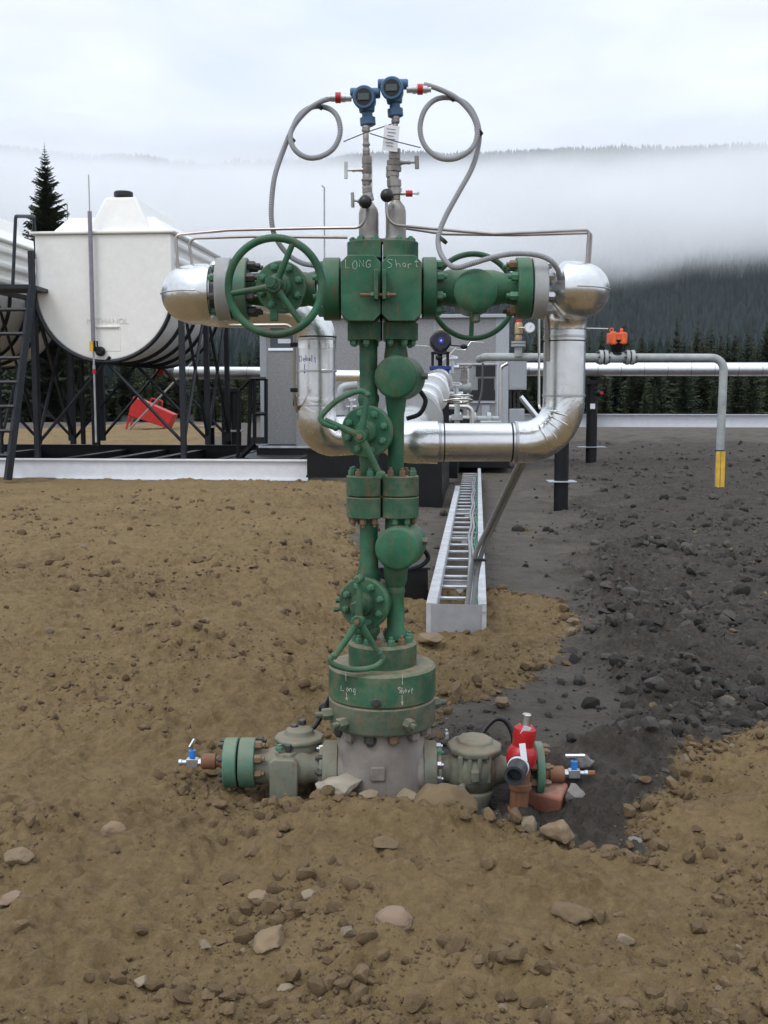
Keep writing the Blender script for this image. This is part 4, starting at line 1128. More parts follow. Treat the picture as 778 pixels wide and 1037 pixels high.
# corner trims
MB().bx(W_ - .28, W_ + .006, -.012, .25, zfl, zrf - .002).build('corner_trim', STUCCO2, bro)
MB().bx(bl_x(262) - .006, bl_x(270), .235, .3, zfl, zrf - .06).build('corner_trim', STUCCO2, bro)
# door with window
dz1 = at(280, 326, 24.6).z
dr = MB().bx(bl_x(269), bl_x(299), .2, .252, zfl + .02, dz1).build('door', STUCCO, bro, .006)
wz0, wz1 = at(280, 352, 24.6).z, at(280, 328, 24.6).z
MB().bx(bl_x(273), bl_x(298.5), .185, .203, wz0, wz1).build('window_pane', plain('dark_glass', (.05, .07, .09), .06, 0, .05), dr)
MB().bx(bl_x(271), bl_x(299), .165, .2, wz0 - .06, wz0 - .005).build('window_sill', CHROME, dr)
MB().bx(bl_x(281), bl_x(294), .17, .186, wz0 + .1, wz0 + .2).build('sticker', PAPER, dr)
# right recess with dark louvre
def panel(px0, px1, py0, py1, y0, y1, m, name, bev=0.0):
    return MB().bx(bl_x(px0), bl_x(px1), y0, y1, at(450, py1, 24).z, at(450, py0, 24).z).build(name, m, bro, bev)
panel(462, 503, 367.5, 369, -.04, -.002, GALV, 'conduit_frame'); panel(502, 503.5, 367.5, 428, -.042, -.003, GALV, 'conduit_frame')
panel(481, 500, 370, 381, -.03, -.004, DARKHOLE, 'louvre'); panel(483, 499, 383, 405, -.03, -.004, DARKHOLE, 'louvre')
panel(468, 500, 395, 405.5, -.026, -.005, DARKHOLE, 'dark_opening'); panel(440, 468, 403, 428, -.05, -.004, BLACK, 'equipment_box')
panel(466, 500, 406.5, 408, -.06, -.004, GALV, 'shelf'); panel(487, 495, 410, 430, -.02, -.004, STUCCO2, 'wall_panel', .01)
# hanging black cable on wall
rod('black_cable', 'black cable hanging down the grey wall from the grey green pipe end', smoothpath([at(489, 368, 19.9), at(488, 395, 19.6), at(483, 415, 19.3), at(477, 430, 19.2)], 5), .02, RUBBER, 'cable')
tag(MB().box((0, 0, 0), (18 * k, .3, 33 * k)).box((0, -.152, 0), (15 * k, .01, 30 * k)).build('electrical_box', STUCCO2, None, .01, loc=at(524, 379, 21)), 'grey electrical cabinet below the grey green pipe at the building corner', 'electrical box')
for i, px in enumerate((517, 521, 525)):
    rod('cable_drop', ['left', 'middle', 'right'][i] + ' of three short dark cables under the electrical cabinet', [at(px, 395, 21), at(px, 414, 21)], .025, RUBBER, 'cable')
tag(MB().box((0, 0, 0), (15 * k, .3, 34 * k)).build('junction_cabinet', STUCCO2, None, .01, loc=at(523, 430, 21)), 'lower grey cabinet at the building corner behind the silver pipe', 'electrical box')
rod('sloping_pipe', 'short bright sloping pipe between building corner and right riser', [at(527, 402, 22), at(545, 424, 22)], .06, SKYPIPE, 'pipe')
# dark skid under the pipeline, between the building and white beam
g = gnd(385, 489)
sk = thing('pipe_skid', 'long black steel skid behind the green stem and left of the cable tray', 'skid', V((at(311, 470, g.y).x, g.y, 0)), -PHI)
kk = g.y / 1100
zt2 = at(380, 456, g.y).z
b = MB(); Wk = (463 - 311) * kk
b.bx(0, Wk, 0, .12, .15, zt2); b.bx(-.01, Wk + .01, -.06, .2, zt2, zt2 + .04); b.bx(-.01, Wk + .01, -.06, .2, .11, .15)
b.bx(0, .12, .2, 3, .15, zt2); b.bx(Wk - .12, Wk, .2, 3, .15, zt2); b.build('beam', BLACK, sk)
MB().bx(Wk * .77, Wk * .95, -4.6, -.3, -.1, .8).build('black_box', BLACK, sk, .01)
g = gnd(500, 474)
tag(MB().box((0, 0, .45), (1.5, .8, .5)).box((-.3, -.42, .45), (.3, .05, .3)).box((.35, -.42, .45), (.25, .06, .35)).build('skid_end', BLACK, None, .02, loc=g), 'black skid end in shade under the silver pipe right of the cable tray', 'skid')

# ================================================================== tanks
DTK = 22.5; kt = DTK / 1100
ot = at(108, 402, DTK); ot.z = 0
tank = thing('storage_tank', 'white plastic tank with a level tube on its front, nearer the middle', 'tank', ot, -PHI)
Rt = 69.5 * kt; zc_t = at(108, 294, DTK).z; zrim = at(108, 237, DTK).z; LTk = 3.9
prof = []
nA = 40
for i in range(nA + 1):
    a = pi + pi * i / nA; prof.append((Rt * cos(a), zc_t + Rt * sin(a)))
def side_prof(s):
    o_ = []; H = zrim - zc_t
    for j in range(3):
        b0_ = zc_t + H * (.18 + j * .29)
        for (dz, dx) in ((0, 0), (.03, .07), (.15, .07), (.18, 0)): o_.append((s * (Rt + dx), b0_ + dz))
    return o_
prof_r = side_prof(1); prof_l = side_prof(-1)[::-1]
# body: front slab without ribs then ribbed body
full = [p for p in prof] + prof_r + [(Rt, zrim), (-Rt, zrim)] + prof_l
simple = prof + [(Rt, zrim), (-Rt, zrim)]
b = MB(); b.prism(simple, (0, 0, 0), (1, 0, 0), (0, 0, 1), -.25)
b.prism(full, (0, .25, 0), (1, 0, 0), (0, 0, 1), -(LTk - .5)); b.prism(simple, (0, LTk - .25, 0), (1, 0, 0), (0, 0, 1), -.25)
shell = b.build('shell', POLYM, tank, .06, seg=4)
b = MB(); b.bx(-Rt - .09, Rt + .09, -.06, LTk + .06, zrim, zrim + .06); b.build('rim', POLYM, tank, .02)
def frustum(b, x0, x1, y0, y1, z0, X0, X1, Y0_, Y1_, z1):
    vs = [(x0, y0, z0), (x1, y0, z0), (x1, y1, z0), (x0, y1, z0), (X0, Y0_, z1), (X1, Y0_, z1), (X1, Y1_, z1), (X0, Y1_, z1)]
    return b.add(vs, [(0, 3, 2, 1), (4, 5, 6, 7), (0, 1, 5, 4), (1, 2, 6, 5), (2, 3, 7, 6), (3, 0, 4, 7)])
b = MB(); zr_ = zrim + .06
frustum(b, -Rt + .35, Rt - .05, .05, LTk - .05, zr_, -Rt + .6, Rt - .45, .35, LTk - .3, zr_ + .33)
frustum(b, -.35, 1.0, .08, LTk - .15, zr_, -.02, .62, .28, LTk - .5, zr_ + .72)
b.build('lid', POLYM, tank, .05, seg=3)
b = MB(); b.lathe((.3, .5, zr_ + .71), (0, 0, 1), [(0, .17), (.05, .17), (.05, .195), (.13, .195), (.15, .18)], 32); b.build('cap', RUBBER, tank)
# recess panel with embossed word
zp0, zp1 = at(110, 359, DTK).z, at(110, 331, DTK).z
MB().bx(-10 * kt, 16 * kt, -.006, .02, zp0 + .06, zp1).build('recess_panel', POLYM, tank, .012)
MB().bx(-9.5 * kt, 15.5 * kt, -.045, -.004, zp1 - .02, zp1 + .02).build('recess_lip', POLYM, tank, .01)
cu = bpy.data.curves.new('lettering', 'FONT'); cu.body = 'METHANOL'; cu.size = .165; cu.extrude = .002; cu.align_x = 'CENTER'
tx = bpy.data.objects.new('lettering', cu); COL.objects.link(tx); tx.parent = tank; tx.location = (3 * kt, -.008, zp1 + .06); tx.rotation_euler = (pi / 2, 0, 0)
me_ = bpy.data.meshes.new_from_object(tx); bpy.data.objects.remove(tx); tx = bpy.data.objects.new('lettering', me_); COL.objects.link(tx); tx.parent = tank; tx.location = (3 * kt, -.008, zp1 + .06); tx.rotation_euler = (pi / 2, 0, 0)
me_.materials.clear(); me_.materials.append(plain('embossed_grey', (.68, .67, .63), .6))
# level tube
lt = MB().cyl((-10 * kt, -.12, at(98, 347, DTK).z), (-10 * kt, -.12, at(98, 215, DTK).z), .043, n=16).build('level_tube', plain('grey_purple_tube', (.22, .2, .24), .4), tank)
MB().cyl((-10 * kt, -.12, at(98, 215, DTK).z), (-10 * kt, -.12, at(98, 178, DTK).z), .012, n=8).build('rod', GREYFL, tank)
b = MB(); b.cyl((-10 * kt, -.12, .75), (-10 * kt, -.12, at(98, 347, DTK).z), .02, n=10); b.lathe((-10 * kt, -.12, at(98, 375, DTK).z), (0, 0, 1), [(0, .03), (.1, .03)], 10); b.build('drain_tube', GREYFL, tank)
zv = at(98, 353, DTK).z
b = MB(); b.cyl((-10 * kt, -.12, zv), (-5 * kt, -.05, zv - .05), .05, n=12); b.lathe((-4 * kt, -.13, zv - .06), (0, 1, 0), [(0, .06), (.04, .1), (.1, .1)], 14); b.tube([(-8 * kt, -.14, zv), (-8 * kt, -.16, zv + .14), (-5.5 * kt, -.16, zv + .14), (-5.5 * kt, -.15, zv + .02)], .02, 6)
vv = b.build('drain_valve', BLACK, tank)
MB().box((-11 * kt, -.18, zv + .04), (.07, .03, .2)).build('yellow_tag', YELLOW, vv); MB().lathe((-10 * kt, -.12, zv - .52), (0, 0, 1), [(0, .035), (.1, .035)], 10).build('red_fitting', RED, vv)

# cradle stand
def stand(o_, label, skipfront=False):
    t = thing('tank_stand', label, 'tank stand', o_, -PHI)
    ys = [-.02, LTk * .27, LTk * .5, LTk * .74, LTk + .02]
    for y in ys:
        q = [(cos(pi + pi * i / 30) * (Rt + .03), y, zc_t + sin(pi + pi * i / 30) * (Rt + .03)) for i in range(0, 31)]
        hp = MB(); 
        for a, c in zip(q, q[1:]):
            pass
        hp.tube(q, .045, 4); hp.build('cradle_hoop', BLACKB, t)
    zb = .62
    xl_, xr_2 = -Rt - .05, Rt + .2
    for x in (xl_, xr_2):
        for y in (ys[0] - .05, ys[2], ys[-1]):
            MB().bx(x - .055, x + .055, y - .055, y + .055, zb - (.3 if y < 0 else 0), zc_t + (.8 if x < 0 else .15)).build('leg', BLACKB, t, .006)
        MB().bx(x - .04, x + .04, ys[0], ys[-1], zc_t - .05, zc_t + .05).build('rail', BLACKB, t)
        for (ya, yb_) in ((ys[0], ys[2]),) if x < 0 else ((ys[0], ys[2]), (ys[2], ys[-1])):
            for za_, zb_ in ((zb + .15, zc_t - .1), (zc_t - .1, zb + .15)):
                MB().tube([(x, ya, za_), (x, yb_, zb_)], .035, 4).build('brace', BLACKB, t)
    x = -.62
    MB().cyl((x, ys[1], zb), (x, ys[1], zc_t - Rt + .12), .09, n=14).build('leg', BLACK, t); MB().cyl((x - .62, ys[2], zb), (x - .62, ys[2], zc_t - Rt + .75), .055, n=12).build('leg', BLACK, t)
    for y in (ys[0], ys[2], ys[-1]):
        MB().tube([(xl_, y, zb + .1), (0.1, y + .02, zc_t - Rt + .08)], .035, 4).build('brace', BLACKB, t)
        MB().tube([(xr_2, y, zb + .1), (-.1, y + .06, zc_t - Rt + .08)], .035, 4).build('brace', BLACKB, t)
    return t
st = stand(ot, 'black steel stand with crossed braces carrying the tank with the level tube')
# far left tank
shift = UU * -(188 * kt + .05)
tank2 = copy_tree(tank); tank2.location = ot + shift; tank2['label'] = 'second white plastic tank cut off by the left edge of the photo'
for ch in list(tank2.children):
    if ch.name.split('.')[0] in ('level_tube', 'rod', 'drain_tube', 'drain_valve', 'lettering'):
        for g_ in list(ch.children): bpy.data.objects.remove(g_)
        bpy.data.objects.remove(ch)
tank['group'] = tank2['group'] = 'white tanks on black stands'
st2 = copy_tree(st); st2.location = ot + shift; st2['label'] = 'black steel stand under the tank at the left edge of the photo'
st['group'] = st2['group'] = 'tank stands'
# skid under tanks
DB = 21.8; kd = DB / 1100
ob = at(311, 402, DB); ob.z = 0
skd = thing('tank_skid', 'pale steel beam skid with black cross members carrying both tank stands', 'skid', ob, -PHI)
zA_, zB_ = at(200, 484, DB + .5).z, at(200, 466, DB + .5).z
Lk = 11.5
b = MB(); b.bx(-Lk, 0, .06, .075, zA_, zB_); b.bx(-Lk, 0, 0, .2, zB_, zB_ + .03); b.bx(-Lk, 0, 0, .2, zA_ - .03, zA_)
b.build('front_beam', WHITEB, skd, .003)
b = MB(); b.bx(-Lk, -.2, 4.4, 4.42, zA_, zB_ + .1); b.bx(-Lk, -.2, 4.3, 4.5, zB_ + .1, zB_ + .13); b.build('back_beam', BLACK, skd)
for u_ in (-9.5, -7.4, -5.2, -4.2, -3.3, -1.9, -.35):
    MB().bx(u_ - .09, u_ + .09, .201, 4.38, zA_ + .05, zB_ + .02).build('cross_beam', BLACK, skd)
for u_ in (-8.5, -3.2, -2.0): MB().bx(u_ - .18, u_ + .18, .05, .3, -.1, zA_ - .03).build('pile_cap', BLACK, skd)
# long shadow gap box under beam (black strip standing in for the shade there)
MB().bx(-Lk, 0, .25, .33, .02, zA_).build('shadow_gap_strip', BLACK, skd)
b = MB(); b.bx(-1.9, -.2, .3, 4.2, zB_ - .02, zB_ + .0); b.build('deck_plate', BLACK, skd)
# access ladder at far left
la = at(33, 289, 21.6); lb = at(8, 486, 21.0)
lad = thing('access_ladder', 'dark sloping stair ladder up to the tanks at the left edge', 'ladder', V((lb.x, lb.y, 0)))
off = V((lb.x, lb.y, 0)); dl = V((-1.0, .1, 0))
for dv in (V((0, 0, 0)), dl):
    MB().tube([la + dv - off, lb + dv - off], .085, 4).build('stringer', BLACKB, lad)
for i in range(1, 8):
    p = la.lerp(lb, i / 8) - off
    MB().tube([p, p + dl], .04, 6).build('rung', BLACKB, lad)
MB().tube(rounded([la + V((-.42, .1, 0)) - off, at(16, 219, 21.8) - off, at(34, 219, 23) - off, at(37, 262, 23.5) - off], .06, 4), .035, 8).build('handrail', BLACKB, lad)
MB().box(la + V((-.75, .5, -.02)) - off, (1.5, 1.0, .08)).build('landing', BLACKB, lad)

# left insulated pipe and red valve
DL = 27.5; kl = DL / 1100
hpipe('insulated_pipe', 'silver pipe running behind the tank stand into the grey building', at(178, 377.5, DL), at(266, 378, DL - .4), 6.2 * kl, SKYPIPE, bands=3)
c = at(164, 375, DL + .05)
rv_ = thing('red_valve', 'small red valve and white flanges at the free end of the left silver pipe', 'valve', c)
b = MB(); b.lathe((.05, 0, -.02), (1, 0, 0), [(0, .1), (.05, .16), (.1, .16), (.11, .11), (.2, .12), (.22, .17), (.28, .17), (.3, .13), (.4, .14)], 20); b.build('flange', GREYFL, rv_)
b = MB(); b.lathe((-.12, 0, .0), (1, 0, 0), [(0, .1), (.04, .14), (.1, .14), (.17, .08)], 14); b.tube([(-.08, 0, .05), (-.1, -.05, .22), (-.2, -.05, .26)], .03, 6); b.tube([(-.02, 0, .1), (.02, -.05, .24)], .03, 6); b.build('valve_body', RED, rv_)
rod('bare_rod', 'thin pale rod leaning across the red box under the tank', [at(199, 363, 33), at(131, 435, 36)], .03, GREYFL, 'rod')
# twin black box support
g = gnd(222, 466); kx = g.y / 1100
tb = thing('pipe_support', 'twin black steel posts under the left silver pipe', 'pipe support', g)
z1_ = at(222, 393, g.y).z
for px in (213, 230, 240): MB().cyl(((px - 222) * kx, 0, -.2), ((px - 222) * kx, 0, z1_), .13, n=18).build('post', BLACK, tb)
MB().bx(-.35, .55, -.15, .15, z1_ - .12, z1_).build('cap_beam', BLACK, tb, .01)
MB().bx(-.5, -.1, -.2, .2, at(222, 433, g.y).z, at(222, 432, g.y).z + .02).build('plate', GALVM, tb); MB().bx(.2, .65, -.2, .2, at(222, 437, g.y).z, at(222, 436, g.y).z + .02).build('plate', GALVM, tb)
# black railing frame
DRl = 23.2
rl = thing('black_railing', 'black steel railing frame in front of the building door', 'railing', V((at(250, 470, DRl).x, DRl, 0)))
orr = V((at(250, 470, DRl).x, DRl, 0))
Pp = lambda x, y, d=0.0: at(x, y, DRl + d) - orr
b = MB()
for pl in ([Pp(242, 396), Pp(254, 383.5), Pp(269.5, 383.5), Pp(269.5, 449)], [Pp(254, 383.5), Pp(252, 455)], [Pp(258, 384), Pp(258, 449)], [Pp(258, 419), Pp(269, 419)], [Pp(242, 396), Pp(241, 466)]):
    for a, c in zip(pl, pl[1:]): b.tube([a, c], .04, 4)
b.build('rail_frame', BLACK, rl)
MB().box((Pp(262, 446) + Pp(262, 446)) / 2, (.35, .06, .14)).build('kick_plate', BLACK, rl)
b = MB(); b.tube([Pp(241, 466), Pp(258, 449)], .06, 4); b.build('side_stringer', BLACK, rl)
# red box
g = gnd(148, 436); kr = g.y / 1100
rb_ = thing('red_box', 'tilted bright red steel box on short legs standing on brown soil under the tank', 'box', g)
rb_.rotation_euler = (0, radians(14), 0); rb_.location.z += 4.5 * kr
b = MB(); b.prism([(-20 * kr, 6 * kr), (22 * kr, 3 * kr), (25 * kr, 18 * kr), (-19 * kr, 26 * kr)], (0, 0, 0), (1, 0, 0), (0, 0, 1), -1.1); b.build('box_body', REDBOX, rb_, .03)
b = MB()
for x in (-19, -15, 18, 22):
    z0_ = (-11 if x < 0 else -9) * kr
    b.box((x * kr, .1, (z0_ + 8 * kr) / 2), (.09, .1, 8 * kr - z0_))
b.build('leg', REDBOX, rb_)
for i, x in enumerate((-2, 5)): MB().tube(rounded([(x * kr, .3, 24 * kr), (x * kr, .3, 28.5 * kr), ((x + 5) * kr, .3, 28 * kr), ((x + 5) * kr, .3, 23 * kr)], .08, 3), .04, 6).build('handle', REDBOX, rb_)
tag(MB().cyl((0, 0, 0), (0, 0, .5), .05, n=8).build('marker_stake', ORANGE, None, loc=gnd(107, 427)), 'tiny orange stake far behind under the white tank', 'stake')
# far thin mast left of the conduit
rod('thin_mast', 'very thin grey mast rising above the building left of the wellhead', [at(329, 330, 26), at(328.5, 190, 26), at(326, 188, 26)], .018, GREYFL, 'mast', 6)
# dark junction with drop on the pole behind tank legs
rod('vent_tube', 'thin vertical vent tube behind the stand right of the tank', [at(208, 372, 26), at(208, 330, 26)], .03, GREYFL, 'tubing', 6)

# ------------------------------------------------------------------ small plant clutter round the pipeline and the building front
def runpipe(label, pts, r, m, rad=.08, name='small_pipe', fl=()):
    P_ = [at(*q) for q in pts]; o_ = P_[0].copy(); t_ = thing(name, label, 'pipe', o_)
    MB().tube([p - o_ for p in rounded(P_, rad, 5)], r, 14).build('pipe_run', m, t_)
    for i, f_ in fl:
        a, c_ = P_[i], P_[i + 1]; q_ = a.lerp(c_, f_) - o_
        MB().lathe(q_, (c_ - a), [(-.03, r * 2.1), (.03, r * 2.1)], 18).build('pipe_flange', GPIPE, t_)
    return t_
runpipe('bright clad pipe crossing the wall between the left riser and the green stem', [(318, 380, 17), (392, 381, 16.5)], .085, SKYPIPE, fl=())
runpipe('grey flanged pipe stub rising beside the left riser', [(345, 432, 15), (345, 392, 15), (362, 390, 15)], .055, GPIPE, fl=((0, .35), (0, .8)))
runpipe('thin pipe with elbow low on the grey wall right of the silver pipeline', [(455, 412, 14), (478, 412, 14), (478, 432, 14)], .03, STEEL)
runpipe('second thin pipe rising beside the pipeline valve', [(463, 440, 12), (463, 405, 12), (471, 404, 12)], .03, GPIPE, fl=((0, .5),))
runpipe('upright conduit along the grey wall corner', [(507, 448, 20), (507, 372, 20), (514, 368, 20)], .035, STEEL)
runpipe('low grey header pipe in front of the building wall', [(455, 424, 17), (505, 424.5, 17)], .05, GPIPE, fl=((0, .2), (0, .5), (0, .8)))
runpipe('thin upright pipe left of the dark louvre', [(474, 440, 18), (474, 371, 18)], .025, STEEL)
for i_, (px, py, D_, w_, h_) in enumerate(((466, 436, 13.5, .22, .3), (497, 438, 16, .3, .34), (352, 446, 16, .35, .4))):
    tag(MB().box((0, 0, 0), (w_, .25, h_)).box((w_ * .1, -.13, h_ * .1), (w_ * .5, .02, h_ * .4)).build('junction_box', BLACK if i_ != 1 else STUCCO2, None, .012, loc=at(px, py, D_)),
        ['small black box beside the silver pipeline, above the cable tray', 'small grey box near the building corner behind the silver pipe', 'black box between the left riser and the green stem'][i_], 'electrical box')
for i_, (px, py, D_) in enumerate(((458, 372, 11.4), (462, 399, 11.2), (356, 412, 15))):
    t_ = thing('hand_valve', ['small hand valve just right of the blue plate of the actuator', 'small hand valve low on the right side of the silver pipeline', 'small hand valve between the left riser and the green stem'][i_], 'valve', at(px, py, D_))
    MB().cyl((0, 0, -.06), (0, 0, .06), .03, n=12).cyl((-.07, 0, 0), (.07, 0, 0), .025, n=12).build('valve_body', BOLTS, t_)
    b = MB(); b.ring((0, 0, .1), (0, -.3, 1), .055, .007, 24, 6); b.cyl((0, 0, .05), (0, 0, .1), .008, n=8); b.tube([(-.055, 0, .1), (.055, 0, .1)], .005, 6); b.build('handwheel', BOLTS, t_)
# wall seams and fasteners of the building
for px in (333, 372, 412, 440):
    MB().bx(bl_x(px) - .012, bl_x(px) + .012, -.012, -.001, zfl, zrf - .01).build('panel_seam', STUCCO2, bro)
MB().bx(bl_x(296), bl_x(297.2), .17, .2, zfl + .9, zfl + 1.05).build('door_handle', BLACK, bro)
# ================================================================== TERRAIN
def vnoise(x, y, seed):
    """smooth value noise in [0,1] on arrays"""
    xi = np.floor(x).astype(np.int64); yi = np.floor(y).astype(np.int64)
    fx = x - xi; fy = y - yi
    fx = fx * fx * (3 - 2 * fx); fy = fy * fy * (3 - 2 * fy)
    def h(a, b):
        n = (a * 374761393 + b * 668265263 + seed * 1274126177) & 0xFFFFFFFF
        n = ((n ^ (n >> 13)) * 1274126177) & 0xFFFFFFFF
        n = n ^ (n >> 16)
        return (n & 0xFFFF) / 65535.0
    return (h(xi, yi) * (1 - fx) + h(xi + 1, yi) * fx) * (1 - fy) + (h(xi, yi + 1) * (1 - fx) + h(xi + 1, yi + 1) * fx) * fy
def fbm(x, y, seed, oct=4, lac=2.07, gain=.5):
    s = 0; a = 1; t = 0
    for k in range(oct):
        s = s + a * vnoise(x * lac ** k + 13.7 * k, y * lac ** k - 7.1 * k, seed + k); t += a; a *= gain
    return s / t
def G2(px, py): p = gnd(px, py); return (p.x, p.y)
# areas of brown soil, measured on the ground
def poly_sd(x, y, P):
    """signed distance (negative inside) to polygon P"""
    P = np.array(P, float); d = np.full(x.shape, 1e9); inside = np.zeros(x.shape, bool); n = len(P)
    for i in range(n):
        ax_, ay_ = P[i]; bx_, by_ = P[(i + 1) % n]
        ex, ey = bx_ - ax_, by_ - ay_; L = ex * ex + ey * ey + 1e-12
        t = np.clip(((x - ax_) * ex + (y - ay_) * ey) / L, 0, 1)
        d = np.minimum(d, np.hypot(x - ax_ - t * ex, y - ay_ - t * ey))
        c = (ay_ > y) != (by_ > y)
        xx = (bx_ - ax_) * (y - ay_) / (by_ - ay_ + 1e-12) + ax_
        inside ^= c & (x < xx)
    return np.where(inside, -d, d)
BROWN = [G2(350, 487), (-60, gnd(0, 487).y + 1.5), (-60, -12), (30, -12), (30, 3.6), (6, 4.9)] + [G2(*p) for p in (
    (900, 690), (778, 735), (735, 757), (700, 775), (672, 800), (645, 815), (640, 835), (655, 868), (625, 872), (590, 860), (555, 853), (520, 848), (480, 838), (458, 824), (440, 808),
    (430, 780), (436, 735), (470, 716), (520, 700), (560, 670), (590, 640), (565, 612), (500, 600), (405, 596), (368, 575), (356, 540))]
BROWN2 = [(-26, 26), (-6.9, 25), (-5.3, 31), (-9, 60), (-12, 62), (-19, 55), (-24, 45)]
def soil_mask(x, y):
    sc_ = np.clip(y / 9.0, .45, 6)
    wob = (fbm(x * 2.2, y * 2.2, 5, 5, gain=.6) - .5) * .55 + (fbm(x * 9, y * 9, 9, 4) - .5) * .22
    d = poly_sd(x, y, BROWN) + wob * sc_ * .8
    d2 = poly_sd(x, y, BROWN2) + wob * 4
    w_ = .05 * sc_
    m = 1 / (1 + np.exp(np.clip(np.minimum(d, d2) / w_, -30, 30)))
    return m
def gauss(x, y, cx, cy, sx, sy): return np.exp(-((x - cx) / sx) ** 2 - ((y - cy) / sy) ** 2)
def sstep(a, b, v): t = np.clip((v - a) / (b - a), 0, 1); return t * t * (3 - 2 * t)
RUB = [G2(610, 560), G2(650, 640), G2(640, 720), G2(600, 790), G2(560, 830)]
def seg_d(x, y, pts):
    d = np.full(np.shape(x), 1e9)
    for (ax_, ay_), (bx_, by_) in zip(pts, pts[1:]):
        ex, ey = bx_ - ax_, by_ - ay_; t = np.clip(((x - ax_) * ex + (y - ay_) * ey) / (ex * ex + ey * ey), 0, 1)
        d = np.minimum(d, np.hypot(x - ax_ - t * ex, y - ay_ - t * ey))
    return d
RUBP = [G2(560, 455), (80, 36), (80, -4), G2(1200, 900), G2(778, 900), G2(480, 880), G2(440, 780), G2(450, 740), G2(500, 748), G2(560, 762), G2(600, 735), G2(640, 705), G2(600, 655), G2(560, 625), G2(590, 585), G2(585, 520)]
def rubble_mask(x, y):
    wob = (fbm(x * 1.6, y * 1.6, 17, 4, gain=.6) - .5) * 1.1
    s_ = np.clip(y / 9.0, .4, 5)
    return 1 / (1 + np.exp(np.clip((poly_sd(x, y, RUBP) + wob * s_) / (.12 * s_), -30, 30)))
def height(x, y, fine=True):
    x = np.asarray(x, float); y = np.asarray(y, float)
    m = soil_mask(x, y)
    near = np.exp(-np.maximum(0, np.hypot(x, y) - 25) / 30)
    h = (fbm(x * .35, y * .35, 21, 3) - .5) * .16 * near
    b = (fbm(x * 1.6, y * 1.6, 31, 4) - .5) * .13
    cl = fbm(x * 7, y * 7, 41, 4, gain=.6); cl = np.maximum(cl - .46, 0) * .17
    f1 = (fbm(x * 22, y * 22, 51, 4, gain=.68) - .5) * .05
    d = (fbm(x * 1.1, y * 1.1, 61, 3) - .5) * .05
    dr = seg_d(x, y, RUB)
    rub = rubble_mask(x, y) * (.55 + .45 * np.exp(-(dr / .4) ** 2))
    lump = np.maximum(fbm(x * 7, y * 7, 71, 5, gain=.66) - .42, 0) * .34
    f2 = (fbm(x * 30, y * 30, 81, 3) - .5) * .016
    fa = np.clip(1.6 - np.hypot(x, y - 4) / 22, .15, 1)
    h = h + m * (b + cl + f1 * fa) + (1 - m) * (d + f2 * fa + rub * (lump + .03))
    # excavated pit round the right casing valve, brown lip in front, slope left of the tray
    h = h - .19 * gauss(x, y, .5, 4.5, .36, .42) - .10 * gauss(x, y, .85, 4.15, .3, .25) - .07 * gauss(x, y, -.45, 4.6, .35, .16)
    h = h + .07 * gauss(x, y, .3, 4.08, .22, .12) * m + .05 * gauss(x, y, .15, 4.1, .5, .14)
    h = h + .24 * sstep(-.12, -1.1, x) * sstep(4.9, 6.4, y) * sstep(19.5, 15, y)
    h = h + .10 * sstep(1.3, 2.2, x) * gauss(x, y, 2.2, 4.2, 3.0, .9)
    # far berm of dark soil and brown mound under tanks
    h = h + .45 * gauss(x, y, 9, 40, 14, 6) * (.6 + fbm(x * .4, y * .4, 91, 3)) + .25 * gauss(x, y, -16, 62, 12, 5)
    # keep the casing clear
    r = np.hypot(x, y - 4.6); h = np.where(r < .16, np.minimum(h, -.05), h)
    # forest floor beyond
    h = h + sstep(64, 80, np.abs(y)) * .5
    return h
def axis_pts(lo, hi, c0, c1, step, g):
    a = list(np.arange(c0, c1, step)); s_ = step; p = c1; up_ = []
    while p < hi: up_.append(p); s_ *= g; p += s_
    up_.append(hi); s_ = step; p = c0; dn = []
    while p > lo: s_ *= g; p -= s_; dn.append(max(p, lo))
    return np.array(dn[::-1] + a + up_)
def yaxis():
    ys = []; y = 2.3
    while y < 3200:
        ys.append(y); y += max(.0125, .0021 * y) if y < 80 else (y - 60) * .06 + .15
    ys.append(3200); s_ = .015; y = 2.3; dn = []
    while y > -60: s_ *= 1.12; y -= s_; dn.append(y)
    return np.array(dn[::-1] + ys)
xs_ = axis_pts(-3200, 3200, -2.1, 2.3, .0135, 1.016); ys_ = yaxis()
GXm, GYm = np.meshgrid(xs_, ys_)
HZ = height(GXm, GYm)
